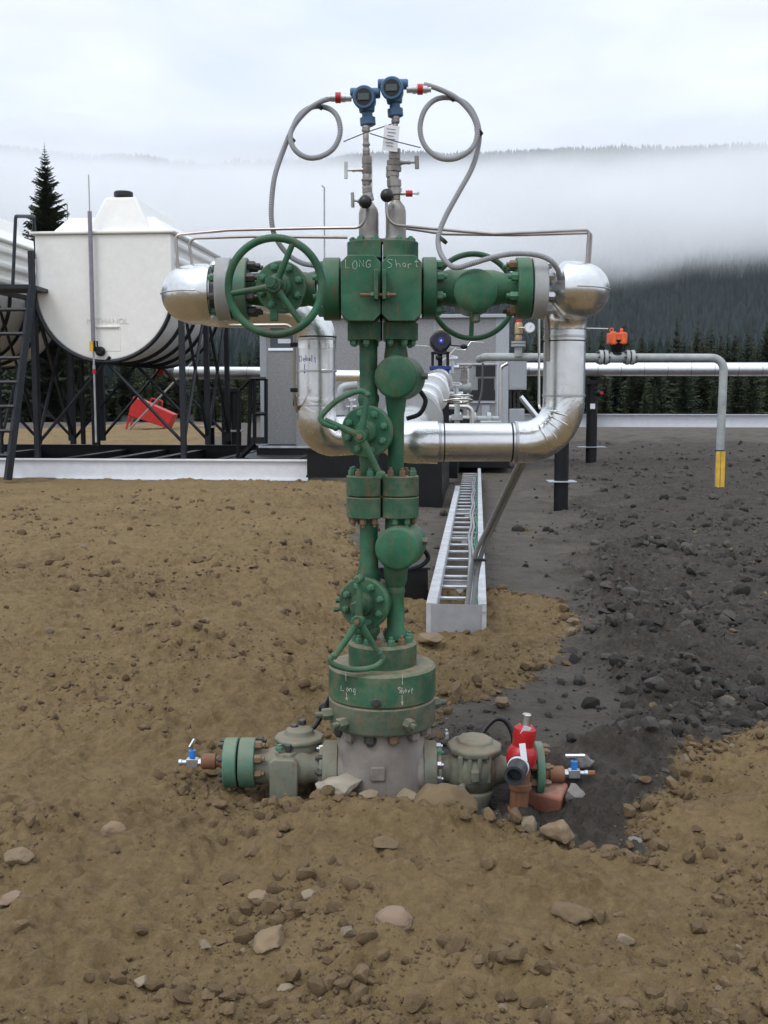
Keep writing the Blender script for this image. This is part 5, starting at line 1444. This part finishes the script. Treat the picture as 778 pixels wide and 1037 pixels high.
# hill slope rises behind the flat forest
def hill(x, y):
    r = np.hypot(x, y)
    base = np.maximum(0, (r - 1000)) * .331
    e = (fbm(x / 420., y / 420., 111, 4) - .5) * 90 * np.clip((r - 900) / 700, 0, 1)
    top = 566 + (fbm(x / 500. + 4, y * 0 + 3.3, 117, 3) - .5) * 34 + np.where(x > 600, -.006 * (x - 600), 0)
    t = base + e
    return np.minimum(t, top + (t - top) * .02)
nx, ny = len(xs_), len(ys_)
def grid_obj(name, X_, Y_, Z_, mat, attrs=None, kind='structure'):
    ny_, nx_ = X_.shape
    co = np.stack([X_, Y_, Z_], -1).reshape(-1, 3).astype(np.float32)
    me = bpy.data.meshes.new(name); me.vertices.add(len(co)); me.vertices.foreach_set('co', co.ravel())
    idx = np.arange(nx_ * ny_).reshape(ny_, nx_)
    f = np.stack([idx[:-1, :-1], idx[:-1, 1:], idx[1:, 1:], idx[1:, :-1]], -1).reshape(-1, 4)
    me.loops.add(f.size); me.loops.foreach_set('vertex_index', f.ravel().astype(np.int32))
    me.polygons.add(len(f)); me.polygons.foreach_set('loop_start', np.arange(0, f.size, 4, dtype=np.int32))
    me.update(calc_edges=True); me.shade_smooth()
    for k, a in (attrs or {}).items():
        at_ = me.attributes.new(k, 'FLOAT', 'POINT'); at_.data.foreach_set('value', a.ravel().astype(np.float32))
    me.materials.append(mat)
    o = bpy.data.objects.new(name, me); COL.objects.link(o); tag(o, kind=kind)
    return o
# ground material
def soil_colors(nt):
    n1 = noise(nt, 3.0, 8, .62); n2 = noise(nt, 22, 8, .68); n3 = noise(nt, 110, 5, .7)
    br = mixc(nt, ramp(nt, n1, .3, .72), (.116, .075, .033), (.21, .144, .069))
    n0 = noise(nt, .55, 5, .6)
    br = mixc(nt, ramp(nt, n0, .42, .68, 0, .55), br, (.24, .17, .084)); br = mixc(nt, ramp(nt, n0, .46, .3, 0, .6), br, (.078, .05, .023))
    br = mixc(nt, ramp(nt, n2, .35, .75), br, (.258, .183, .09))
    n4 = noise(nt, 260, 3, .7)
    br = mixc(nt, ramp(nt, n3, .56, .72, 0, .5), br, (.075, .048, .025))
    br = mixc(nt, ramp(nt, n4, .55, .75, 0, .55), br, (.27, .2, .115)); br = mixc(nt, ramp(nt, n4, .45, .25, 0, .5), br, (.07, .045, .024))
    g = mixc(nt, ramp(nt, n1, .3, .7), (.07, .059, .048), (.125, .108, .09))
    g = mixc(nt, ramp(nt, n2, .45, .8, 0, .7), g, (.13, .112, .093))
    g = mixc(nt, ramp(nt, n3, .55, .7, 0, .5), g, (.03, .027, .026))
    rb2 = N(nt, 'ShaderNodeAttribute', attribute_name='rubble').outputs[2]
    g = mixc(nt, mul(nt, rb2, ramp(nt, n2, .3, .6, .9, .45)), g, (.038, .032, .028))
    g = mixc(nt, ramp(nt, n4, .6, .75, 0, .5), g, (.14, .125, .11))
    return br, g, n1, n2, n3, n4
m, nt = newmat('bare_soil')
br, g, n1, n2, n3, n4 = soil_colors(nt)
att = N(nt, 'ShaderNodeAttribute', attribute_name='soil')
mm_ = ramp(nt, mul(nt, att.outputs[2], mul(nt, mul(nt, n2, .5, 'SUBTRACT'), .9), 'ADD'), .35, .65)
col = mixc(nt, mm_, g, br)
far = N(nt, 'ShaderNodeAttribute', attribute_name='forest')
col = mixc(nt, far.outputs[2], col, (.02, .028, .018))
hgt = mul(nt, mul(nt, n2, 1.0), mul(nt, n3, .45), 'ADD')
vor = N(nt, 'ShaderNodeTexVoronoi', {'Vector': pos(nt), 'Scale': 45.0}); 
hgt = mul(nt, hgt, mul(nt, vor.outputs[0], -.35), 'ADD'); hgt = mul(nt, hgt, mul(nt, n4, .3), 'ADD')
bp_ = N(nt, 'ShaderNodeBump', {'Height': hgt, 'Strength': .9, 'Distance': .022})
p = N(nt, 'ShaderNodeBsdfPrincipled', {'Base Color': col, 'Roughness': .93, 'Normal': bp_.outputs[0], 'Specular IOR Level': .25})
N(nt, 'ShaderNodeOutputMaterial', {0: p.outputs[0]})
SOIL = m
soil = soil_mask(GXm, GYm)
ground = grid_obj('ground', GXm, GYm, HZ, SOIL, {'soil': soil, 'rubble': rubble_mask(GXm, GYm), 'forest': sstep(66, 78, np.hypot(GXm, np.maximum(GYm, 0)) * 1.0)})

# ------------------------------------------------------------------ rocks
def rock_mesh(seed, sub=1, flat=.85, rough=.25):
    bm = bmesh.new(); bmesh.ops.create_icosphere(bm, subdivisions=sub, radius=1.0)
    r = random.Random(seed)
    planes = [(V((r.gauss(0, 1), r.gauss(0, 1), r.gauss(0, 1))).normalized(), r.uniform(.5, .8)) for _ in range(13)]
    sx, sy, sz = r.uniform(.75, 1.25), r.uniform(.7, 1.1), flat * r.uniform(.7, 1.15)
    for v in bm.verts:
        c = v.co.copy()
        for n_, d_ in planes:
            k = c.dot(n_)
            if k > d_: c -= n_ * (k - d_) * .88
        c *= 1 + rough * .4 * (r.random() - .5)
        v.co = V((c.x * sx, c.y * sy, c.z * sz))
    vs = np.array([v.co[:] for v in bm.verts]); fs = np.array([[v.index for v in f.verts] for f in bm.faces]); bm.free()
    return vs, fs
RV = [rock_mesh(i, 2 if i < 6 else 1) for i in range(18)]
def merge_rocks(name, P, size, mat, kinds):
    VS = []; FS = []; CS = []; o_ = 0
    n = len(P); q = RNG.random((n, 3)) * 2 * pi; 
    for i in range(n):
        v, f = RV[kinds[i]]
        a = q[i, 0]; ca, sa = cos(a), sin(a); t = (q[i, 1] - pi) * .2; ct, st_ = cos(t), sin(t)
        R_m = np.array([[ca, -sa, 0], [sa, ca, 0], [0, 0, 1]]) @ np.array([[1, 0, 0], [0, ct, -st_], [0, st_, ct]])
        VS.append(v @ R_m.T * size[i] + P[i]); FS.append(f + o_); o_ += len(v); CS.append(np.full(len(v), q[i, 2] / (2 * pi)))
    VS = np.concatenate(VS).astype(np.float32); FS = np.concatenate(FS).astype(np.int32); CS = np.concatenate(CS).astype(np.float32)
    me = bpy.data.meshes.new(name); me.vertices.add(len(VS)); me.vertices.foreach_set('co', VS.ravel())
    me.loops.add(FS.size); me.loops.foreach_set('vertex_index', FS.ravel()); me.polygons.add(len(FS))
    me.polygons.foreach_set('loop_start', np.arange(0, FS.size, 3, dtype=np.int32)); me.update(calc_edges=True)
    me.shade_smooth(); me.set_sharp_from_angle(angle=radians(28))
    a_ = me.attributes.new('tone', 'FLOAT', 'POINT'); a_.data.foreach_set('value', CS)
    me.materials.append(mat); o = bpy.data.objects.new(name, me); COL.objects.link(o); return tag(o, kind='stuff')
def rock_mat(name, lo, hi, odd):
    m, nt = newmat(name)
    a_ = N(nt, 'ShaderNodeAttribute', attribute_name='tone')
    col = mixc(nt, a_.outputs[2], lo, hi)
    col = mixc(nt, ramp(nt, a_.outputs[2], .965, .98), col, odd)
    n_ = noise(nt, 60, 7, .7)
    col = mixc(nt, ramp(nt, n_, .35, .7, 0, .55), col, [c * .62 for c in lo])
    b_ = N(nt, 'ShaderNodeBump', {'Height': mul(nt, n_, noise(nt, 200, 4), 'ADD'), 'Strength': .7, 'Distance': .006})
    p_ = N(nt, 'ShaderNodeBsdfPrincipled', {'Base Color': col, 'Roughness': .92, 'Normal': b_.outputs[0], 'Specular IOR Level': .3})
    N(nt, 'ShaderNodeOutputMaterial', {0: p_.outputs[0]}); return m
CLOD = rock_mat('brown_clod', (.11, .073, .038), (.195, .135, .073), (.24, .19, .13))
DROCK = rock_mat('dark_rubble_rock', (.028, .025, .022), (.105, .094, .084), (.2, .15, .09))
def scatter(n, ymax, p_near=1.6):
    """points roughly even in the picture"""
    u = RNG.random(n); y = 1 / (1 / 2.35 - u * (1 / 2.35 - 1 / ymax)); y = 2.35 * (ymax / 2.35) ** (u ** p_near)
    x = (RNG.random(n) * 2 - 1) * (y * .46 + .4)
    return x, y
def rocks(name, n, ymax, want_brown, mat, smin, smax, alpha, sub=True, dens_fn=None):
    x, y = scatter(n, ymax)
    mk = soil_mask(x + (RNG.random(n) - .5) * .5 * RNG.random(n) ** 2, y + (RNG.random(n) - .5) * .7 * RNG.random(n) ** 2); keep = (mk > .5) if want_brown else (mk < .5)
    if dens_fn == 'edge': mq = soil_mask(x, y); keep &= RNG.random(n) < np.clip(mq * (1 - mq) * 5, 0, 1)
    elif dens_fn is not None: keep &= RNG.random(n) < dens_fn(x, y)
    keep &= np.hypot(x, y - 4.6) > .27
    cl = fbm(x * 1.3, y * 1.3, 211, 3) if dens_fn != 'edge' else 1.0; keep &= RNG.random(n) < np.clip((cl - .38) * 4.0, .05, 1)
    x, y = x[keep], y[keep]; k = len(x)
    s = smin * (1 - RNG.random(k)) ** (-1 / alpha); s = np.minimum(s, smax) 
    s = s * np.clip(y / 6.5, 1, 1.5)
    z = height(x, y) + s * .18
    kd_ = np.where(s > .018, RNG.integers(0, 6, k), RNG.integers(6, 18, k))
    return merge_rocks(name, np.stack([x, y, z], 1), s, mat, kd_)
rocks('soil_clods', 80000, 20, True, CLOD, .0038, .036, 1.95)
rocks('dark_rubble', 110000, 34, False, DROCK, .0055, .055, 1.7,
      dens_fn=lambda x, y: np.clip(.10 + .95 * rubble_mask(x, y), 0, 1))
rocks('edge_clods', 120000, 13, True, CLOD, .006, .04, 1.6, dens_fn='edge')
# distinct stones
def stone(px, py, wpx, label, mat, seed, flat=.62, sink=.25, cat='stone', name='stone', asp=1.0, group=None, rz=None, hz=None, peak=0.0, rnd=0.0):
    g = gnd(px, py); r = wpx * g.y / FPX / 2 * 1.3
    z = float(height(np.array([g.x]), np.array([g.y]))[0]) if hz is None else hz
    v, f = rock_mesh(seed, 4, flat, .015)
    from mathutils import noise as mnz
    def dsp(a):
        q = V(a)
        if rnd: n_ = q.normalized() * .92; q = q.lerp(V((n_.x, n_.y, n_.z * flat)), rnd)
        k_ = 1 + .16 * mnz.noise(q * 2.1 + V((seed, 0, 0))) + .07 * mnz.noise(q * 5.5 + V((0, seed, 0))) + .035 * mnz.noise(q * 13)
        q = q * k_
        if peak: q = V((q.x * (1 - peak * max(0, q.z)), q.y * (1 - peak * max(0, q.z)), q.z * (1 + .5 * peak)))
        return q
    v = [dsp(a) for a in v]
    b = MB(); b.add([(a[0] * r * asp, a[1] * r, a[2] * r) for a in v], [tuple(int(i) for i in q) for q in f])
    o = b.build(name, mat, None, 0, 40, loc=(g.x, g.y, z + r * flat * (1 - 2 * sink)))
    o.rotation_euler.z = rz if rz is not None else random.random() * 6
    return tag(o, label, cat, group)
TAN = paint('tan_stone', (.185, .13, .076), rust=0, dust=.3, rough=.9, dustc=(.26, .18, .1), bump=.8)
PALE = paint('pale_stone', (.21, .165, .112), rust=0, dust=.25, rough=.9, dustc=(.3, .22, .14), bump=.8)
GREYS = paint('grey_stone', (.15, .14, .135), rust=0, dust=.2, rough=.9, bump=.8)
CLODM = paint('soil_lump', (.15, .102, .054), rust=0, dust=.3, rough=.95, dustc=(.19, .135, .072), bump=1.0)
stone(273, 958, 34, 'tan stone with a sharp top lying left of the rounded stone in the foreground', TAN, 3)
stone(399, 948, 35, 'rounded pinkish tan stone in the centre of the foreground soil', paint('pink_stone', (.21, .145, .098), rust=0, dust=.2, rough=.85, dustc=(.26, .19, .12), bump=.5), 14, .8, .3, rnd=.8)
stone(260, 915, 24, 'small flat tan stone a little above the sharp topped stone', TAN, 5)
stone(14, 929, 26, 'brown stone at the left edge of the photo, lower of two', paint('brown_stone', (.19, .13, .085), rust=0, dust=.3, rough=.9, bump=.7), 6)
stone(20, 884, 34, 'broad pale brown stone at the left edge of the photo, upper of two', TAN, 7, .45)
stone(143, 992, 17, 'small grey tan stone near the lower left corner', PALE, 8)
stone(115, 849, 25, 'flat tan stone on the soil below the left needle valve, off to its left', TAN, 9, .5)
stone(288, 1001, 16, 'little pale stone just below the sharp topped tan stone', PALE, 10)
stone(313, 920, 18, 'small pale stone between the flat tan stone and the pink tan stone', PALE, 11)
stone(390, 878, 28, 'weathered brown stone directly below the wellhead base', CLODM, 12, .5)
stone(212, 1017, 18, 'dull brown stone near the bottom edge, left of centre', CLODM, 13)
WHT = paint('whitish_stone', (.34, .3, .24), rust=0, dust=.25, rough=.9, dustc=(.3, .22, .14), bump=.8)
stone(345, 811, 33, 'whitish stone wedged against the left foot of the wellhead', WHT, 26, .8, .02, asp=1.1, rz=.3, hz=0.0)
stone(374, 820, 20, 'low whitish stone in the middle of the wellhead foot', PALE, 23, .5, .15, rz=0)
stone(411, 816, 24, 'pale stone leaning at the right foot of the wellhead', PALE, 24, .7, .1)
stone(449, 828, 52, 'large pointed brown soil lump in front of the right casing valve', CLODM, 31, .95, .2, 'soil lump', 'soil_lump', rz=.4, peak=.75, hz=-.02)
stone(563, 855, 40, 'blocky tan soil lump right of the relief valve foot', TAN, 33, .6, .15, 'soil lump', 'soil_lump')
stone(592, 786, 22, 'round dark grey stone right of the right needle valve', GREYS, 34, .9, .05)
stone(583, 802, 26, 'angular dark grey stone below the right needle valve', GREYS, 35, .8, .1)
stone(643, 845, 15, 'small blue grey stone on the edge between dark and brown soil', GREYS, 36, .8, .1)
stone(633, 945, 18, 'small pale tan stone in the foreground right of centre', PALE, 37)
stone(580, 928, 38, 'half buried brown soil lump in the foreground right of centre', CLODM, 38, .6, .3, 'soil lump', 'soil_lump')
stone(462, 713, 18, 'yellowish soil lump right of the green head', CLODM, 39, .8, .1, 'soil lump', 'soil_lump')
stone(437, 660, 22, 'yellow brown lump behind the green head on its right', TAN, 40, .7, .1, 'soil lump', 'soil_lump')
stone(507, 722, 14, 'brown stone above the black bent lever', TAN, 41, .8, .1)
# red brown block beside relief valve
g_ = w(552, 826, -.02) + WO
b = MB(); b.box((0, 0, 0), (.17, .13, .11), rot=Euler((.25, .12, -.35)))
tag(b.build('red_block', BRICK, None, .012, loc=(g_.x, g_.y, g_.z + .085)), 'dusty red brown block beside the foot of the red relief valve', 'block')

# ================================================================== TREES
m, nt = newmat('spruce_needles')
inf = N(nt, 'ShaderNodeObjectInfo')
col = mixc(nt, inf.outputs['Random'], (.02, .031, .017), (.055, .07, .033))
nn = noise(nt, 1.2, 5, .7)
col = mixc(nt, ramp(nt, nn, .45, .75), col, (.055, .068, .03))
p = N(nt, 'ShaderNodeBsdfPrincipled', {'Base Color': col, 'Roughness': .8, 'Specular IOR Level': .2})
N(nt, 'ShaderNodeOutputMaterial', {0: p.outputs[0]})
NEED = m
def spruce(name, H, Rb, seed, whorls, per, blades, bare=.06, dense=1.0):
    r = random.Random(seed); b = MB()
    zz_ = []
    for i in range(whorls):
        t = (i + r.random() * .6) / whorls
        z = H * (bare + (1 - bare) * t)
        R = Rb * ((1 - t) ** .85) * r.uniform(.72, 1.12) + .05 * (1 - t) + .03
        n = max(4, int(per * (1 - t * .45)))
        a0 = r.random() * 6.28
        for k in range(n):
            if r.random() > dense: continue
            a = a0 + 6.283 * k / n + r.uniform(-.25, .25)
            L = R * r.uniform(.6, 1.18); dr_ = r.uniform(.25, .5) * (1 - .9 * t) - .15 * t
            d = V((cos(a), sin(a), 0)); s_ = V((-sin(a), cos(a), 0))
            prev = V((0, 0, z))
            for j in range(blades):
                u = (j + 1) / blades
                c = V((0, 0, z)) + d * (L * u) + V((0, 0, -dr_ * L * u + .22 * L * u * u))
                wd = L * .36 * (1.15 - u * .75) * r.uniform(.7, 1.3)
                base = prev.lerp(c, -.2)
                for sg in (-1, 1):
                    tip = c.lerp(prev, .3) + s_ * (sg * wd) + V((0, 0, -wd * r.uniform(.15, .7))) + d * (wd * .55)
                    b.add([base, c, tip], [(0, 1, 2)])
                hang = c.lerp(prev, .5) + V((0, 0, -wd * r.uniform(.5, 1.0))) + s_ * r.uniform(-.1, .1) * wd
                b.add([base, c + d * wd * .3, hang], [(0, 1, 2)])
                prev = c
    # leader
    b.add([(-.03, 0, H * .97), (.03, 0, H * .97), (0, 0, H * 1.015)], [(0, 1, 2)])
    me = bpy.data.meshes.new('crown'); me.from_pydata(b.v, [], b.f); me.materials.append(NEED)
    t = bpy.data.objects.new(name, None); COL.objects.link(t)
    c = bpy.data.objects.new('crown', me); COL.objects.link(c); c.parent = t
    MB().cyl((0, 0, -.4), (0, 0, H * .98), H * .014 + .03, .012, 8).build('trunk', BARK, t)
    return t
protos = [spruce('spruce_tree', 9.5, 1.75, 1, 50, 11, 4), spruce('spruce_tree', 8.4, 1.6, 2, 44, 11, 4, dense=.92), spruce('spruce_tree', 10.5, 1.6, 3, 52, 11, 4, dense=.9),
          spruce('spruce_tree', 7.2, 1.75, 4, 40, 12, 4), spruce('spruce_tree', 6.0, 1.4, 5, 34, 11, 4)]
big = spruce('spruce_tree', 20.0, 4.1, 12, 104, 16, 8, .03, .97)
p_ = gnd(45, 430); D_ = 68.0
q_ = at(45, 142, D_); big.location = (q_.x, D_, 0); sH = q_.z / 20.3; big.scale = (sH, sH, sH)
tag(big, 'tallest dark spruce rising above the tanks at the upper left', 'tree')
bs = copy_tree(protos[1]); q_ = at(68, 203, 70); bs.location = (q_.x, 70, 0); k_ = q_.z / 8.5; bs.scale = (k_ * .55, k_ * .55, k_)
tag(bs, 'thinner spruce top showing just right of the tallest spruce', 'tree')
used = set(); cnt = 0; r = random.Random(5)
TG = 'spruces in the tree line beyond the pad'
def put_tree(x, y, hh, label, k=None):
    global cnt
    k = r.randrange(5) if k is None else k; src = protos[k]
    if k not in used: o = src; used.add(k)
    else: o = copy_tree(src)
    H = [9.5, 8.4, 10.5, 7.2, 6.0][k]; s_ = hh / H
    o.location = (x, y, .2 if y > 70 else 0); o.scale = (s_ * r.uniform(.9, 1.25), s_ * r.uniform(.9, 1.25), s_); o.rotation_euler.z = r.random() * 6.28
    tag(o, label, 'tree', TG); cnt += 1
# trees whose tops can be picked out (px, top py, distance)
for px, py, D_, k in ((587, 318, 78, 2), (633, 322, 80, 0), (686, 318, 76, 2), (707, 331, 79, 1), (745, 333, 77, 0), (768, 345, 75, 1), (660, 345, 78, 3), (610, 340, 82, 1),
                   (298, 372, 68, 3), (243, 352, 74, 0), (275, 345, 76, 1), (565, 345, 79, 1), (725, 350, 76, 4), (648, 352, 74, 4)):
    q_ = at(px, py, D_); put_tree(q_.x, D_, q_.z, {587: 'tall pointed spruce just right of the right silver riser', 633: 'tall pointed spruce above the orange actuator', 686: 'tall slim spruce right of the orange actuator',
        298: 'small pale green spruce in front of the tree line left of the building door'}.get(px, 'dark pointed spruce in the dense tree line beyond the pad'), k)
for row, (D_, n) in enumerate(((69, 40), (73, 40), (78, 42), (85, 42), (93, 40), (104, 36))):
    for i in range(n):
        px = -140 + (1060) * (i + r.random()) / n
        toppy = {0: 366, 1: 352, 2: 344, 3: 340, 4: 336, 5: 333}[row] + r.uniform(-14, 22) + (10 if px < 330 else 0)
        q_ = at(px, toppy, D_ + r.uniform(-2, 2)); put_tree(q_.x, q_.y, q_.z, 'dark pointed spruce in the dense tree line beyond the pad')
# hillside
# dedicated hill sheet
hx = np.linspace(-2600, 2600, 240); hr = np.linspace(880, 3300, 170)
A_ = np.linspace(-1.05, 1.05, 260)
AA, RRr = np.meshgrid(A_, hr); HX = RRr * np.sin(AA); HY = RRr * np.cos(AA)
HILLM = plain('dark_hillside', (.014, .022, .018), .95, var=.4, scale=.01)
HZ2 = hill(HX, HY) - 2
grid_obj('hillside', HX, HY, HZ2, HILLM)
# conifers covering the flat and the slope: far too many to count
m, nt = newmat('far_conifers')
a_ = N(nt, 'ShaderNodeAttribute', attribute_name='tone')
col = mixc(nt, a_.outputs[2], (.007, .015, .016), (.02, .033, .032))
p = N(nt, 'ShaderNodeBsdfPrincipled', {'Base Color': col, 'Roughness': .9, 'Specular IOR Level': .1}); N(nt, 'ShaderNodeOutputMaterial', {0: p.outputs[0]})
nC = 85000
rr_ = np.sqrt(RNG.random(nC)) ; rad = 260 + (3200 - 260) * RNG.random(nC) ** .9
ang_ = (RNG.random(nC) - .5) * 1.15
cx_ = rad * np.sin(ang_); cy_ = rad * np.cos(ang_)
hgt_ = RNG.uniform(9, 19, nC) * np.where(rad < 400, .75, 1.25) * (.8 + .5 * fbm(cx_ / 90., cy_ / 90., 301, 2)); wd_ = hgt_ * RNG.uniform(.14, .22, nC) * np.where(rad > 900, 1.25, 1.1)
cz_ = np.where(rad > 900, hill(cx_, cy_) - 2, 0)
nv = 11; base = np.zeros((nv, 3)); 
for i in range(5): base[i] = (cos(i * 1.2566), sin(i * 1.2566), .03); base[5 + i] = (.55 * cos(i * 1.2566 + .6), .55 * sin(i * 1.2566 + .6), .5)
base[10] = (0, 0, 1)
faces = [(i, (i + 1) % 5, 5 + i) for i in range(5)] + [((i + 1) % 5, 5 + (i + 1) % 5, 5 + i) for i in range(5)] + [(5 + i, 5 + (i + 1) % 5, 10) for i in range(5)]
jit = RNG.uniform(.6, 1.35, (nC, nv, 1))
VV_ = base[None, :, :] * np.stack([wd_, wd_, hgt_], 1)[:, None, :]; VV_[:, :, :2] *= jit
VV_ += np.stack([cx_, cy_, cz_], 1)[:, None, :]
FF_ = (np.array(faces)[None, :, :] + (np.arange(nC) * nv)[:, None, None]).reshape(-1, 3)
me = bpy.data.meshes.new('hillside_forest'); me.vertices.add(nC * nv); me.vertices.foreach_set('co', VV_.reshape(-1).astype(np.float32))
me.loops.add(FF_.size); me.loops.foreach_set('vertex_index', FF_.ravel().astype(np.int32)); me.polygons.add(len(FF_)); me.polygons.foreach_set('loop_start', np.arange(0, FF_.size, 3, dtype=np.int32)); me.update(calc_edges=True)
t_ = me.attributes.new('tone', 'FLOAT', 'POINT'); t_.data.foreach_set('value', np.repeat(RNG.random(nC), nv).astype(np.float32))
me.materials.append(m); fo = bpy.data.objects.new('hillside_forest', me); COL.objects.link(fo); tag(fo, kind='stuff')

# ================================================================== FOG AND HAZE
def vol_mat(name, dens, color=(.93, .95, 1.0), aniso=0.0, step=1.0):
    m, nt = newmat(name)
    pv_ = N(nt, 'ShaderNodeVolumePrincipled', {'Color': c4(color), 'Anisotropy': aniso})
    if dens is not None: pv_.inputs['Density'].default_value = dens
    N(nt, 'ShaderNodeOutputMaterial', {1: pv_.outputs[0]}); m.cycles.volume_step_rate = step
    return m, nt, pv_
HAZE_D = .00005
m, nt, _ = vol_mat('air_haze', HAZE_D)
hz = MB().bx(-3400, 3400, -80, 3500, -3.0, 720).build('haze', m, None, smooth=0); tag(hz, kind='stuff')
# fog bank hugging the slope
m, nt, pv_ = vol_mat('fog_bank_air', None, (.99, .995, 1.0), 0.0, .35)
sp_ = N(nt, 'ShaderNodeSeparateXYZ', {0: pos(nt)})
z_ = sp_.outputs[2]
big_n = noise(nt, 1.0, 5, .58, pos(nt, (.0019, .0011, .0042)), .6)
zz2 = mul(nt, z_, mul(nt, mul(nt, big_n, .5, 'SUBTRACT'), 230.0), 'ADD')
zz3 = mul(nt, zz2, mul(nt, sp_.outputs[0], -.07), 'ADD')
lowf = ramp(nt, zz3, 120, 168)
topf = ramp(nt, zz2, 350, 500, 1, .0)
body_ = mul(nt, mul(nt, lowf, lowf), topf)
fine = ramp(nt, noise(nt, 1.0, 6, .6, pos(nt, (.0035, .002, .008)), .5), .25, .7, .35, 1.2)
wisp = mul(nt, ramp(nt, noise(nt, 1.0, 5, .6, pos(nt, (.0026, .0012, .005))), .42, .7), .24)
wisp = mul(nt, wisp, lowf)
dn = mul(nt, mul(nt, mul(nt, body_, fine), wisp, 'MAXIMUM'), .0085)
nt.links.new(dn, pv_.inputs['Density'])
nA2 = 40; b = MB(); vs = []; fs = []
sec = [(1.0, 150), (1.0, 700)]
def ring_pts(a):
    out = []
    for z, off_ in ((55, -250), (330, -360), (620, -330), (620, 150), (330, 150), (55, 200)):
        rr2 = 1000 + z / .331 + off_; out.append((rr2 * sin(a), rr2 * cos(a), z))
    return out
for i in range(nA2 + 1):
    a = -.62 + 1.24 * i / nA2; vs += ring_pts(a)
for i in range(nA2):
    for k in range(6):
        l = (k + 1) % 6; fs.append((i * 6 + k, i * 6 + l, (i + 1) * 6 + l, (i + 1) * 6 + k))
fs.append(tuple(range(6))); fs.append(tuple(range(nA2 * 6, nA2 * 6 + 6))[::-1])
b.add(vs, fs); fg = b.build('fog_bank', m, None, smooth=0); tag(fg, kind='stuff')

# ================================================================== SKY, SUN, CAMERA
wd = bpy.data.worlds.new('World'); SC.world = wd; wd.use_nodes = True; nt = wd.node_tree; nt.nodes.clear()
SUN_EL, SUN_AZ = radians(52), radians(-40)
sky = N(nt, 'ShaderNodeTexSky', sky_type='NISHITA', sun_disc=False, sun_elevation=SUN_EL, sun_rotation=radians(-140), altitude=1000, air_density=1.2, dust_density=1.5)
tc = N(nt, 'ShaderNodeTexCoord')
mp_ = N(nt, 'ShaderNodeMapping', {0: tc.outputs[0], 3: (1.0, 1.0, 3.4)})
c1_ = N(nt, 'ShaderNodeTexNoise', {'Vector': mp_.outputs[0], 'Scale': 2.6, 'Detail': 7, 'Roughness': .52, 'Distortion': .35}).outputs[0]
c2_ = N(nt, 'ShaderNodeTexNoise', {'Vector': mp_.outputs[0], 'Scale': 6.5, 'Detail': 6, 'Roughness': .5, 'Distortion': .2}).outputs[0]
cl = mixc(nt, ramp(nt, c1_, .34, .66), (8.1, 9.3, 11.3), (11.3, 11.7, 12.2))
cl = mixc(nt, ramp(nt, c2_, .42, .72, 0, .6), cl, (8.9, 9.6, 10.8))
sz_ = N(nt, 'ShaderNodeSeparateXYZ', {0: tc.outputs[0]}).outputs[2]
zen = N(nt, 'ShaderNodeVectorMath', {0: cl, 'Scale': ramp(nt, sz_, .42, 1.0, 1.0, 1.75)}, operation='SCALE').outputs[0]
colw = mixc(nt, .93, sky.outputs[0], zen)
bg = N(nt, 'ShaderNodeBackground', {0: colw, 1: .1}); N(nt, 'ShaderNodeOutputWorld', {0: bg.outputs[0]})
sd = bpy.data.lights.new('sun', 'SUN'); sd.energy = 1.1; sd.angle = radians(22); sd.color = (1, .97, .93)
so = bpy.data.objects.new('sun', sd); COL.objects.link(so)
sdir = V((cos(SUN_EL) * sin(SUN_AZ), -cos(SUN_EL) * cos(SUN_AZ), sin(SUN_EL)))
so.rotation_euler = sdir.to_track_quat('Z', 'Y').to_euler(); so.location = (0, 0, 30)
cd = bpy.data.cameras.new('camera'); cam = bpy.data.objects.new('camera', cd); COL.objects.link(cam); SC.camera = cam
cd.sensor_fit = 'VERTICAL'; cd.sensor_height = 36; cd.lens = FPX / 1037 * 36; cd.clip_end = 9000; cd.clip_start = .05
cam.location = (0, 0, EYE); cam.rotation_euler = (pi / 2 - TH, 0, 0)
vs_ = SC.view_settings; vs_.view_transform = 'Standard'; vs_.look = 'None'; vs_.exposure = 0; vs_.gamma = 1
SC.cycles.volume_bounces = 7; SC.cycles.max_bounces = 8; SC.cycles.diffuse_bounces = 3; SC.cycles.glossy_bounces = 4; SC.cycles.transparent_max_bounces = 6
SC.cycles.volume_max_steps = 256; SC.cycles.use_denoising = True; SC.cycles.use_adaptive_sampling = True
SC.render.film_transparent = False
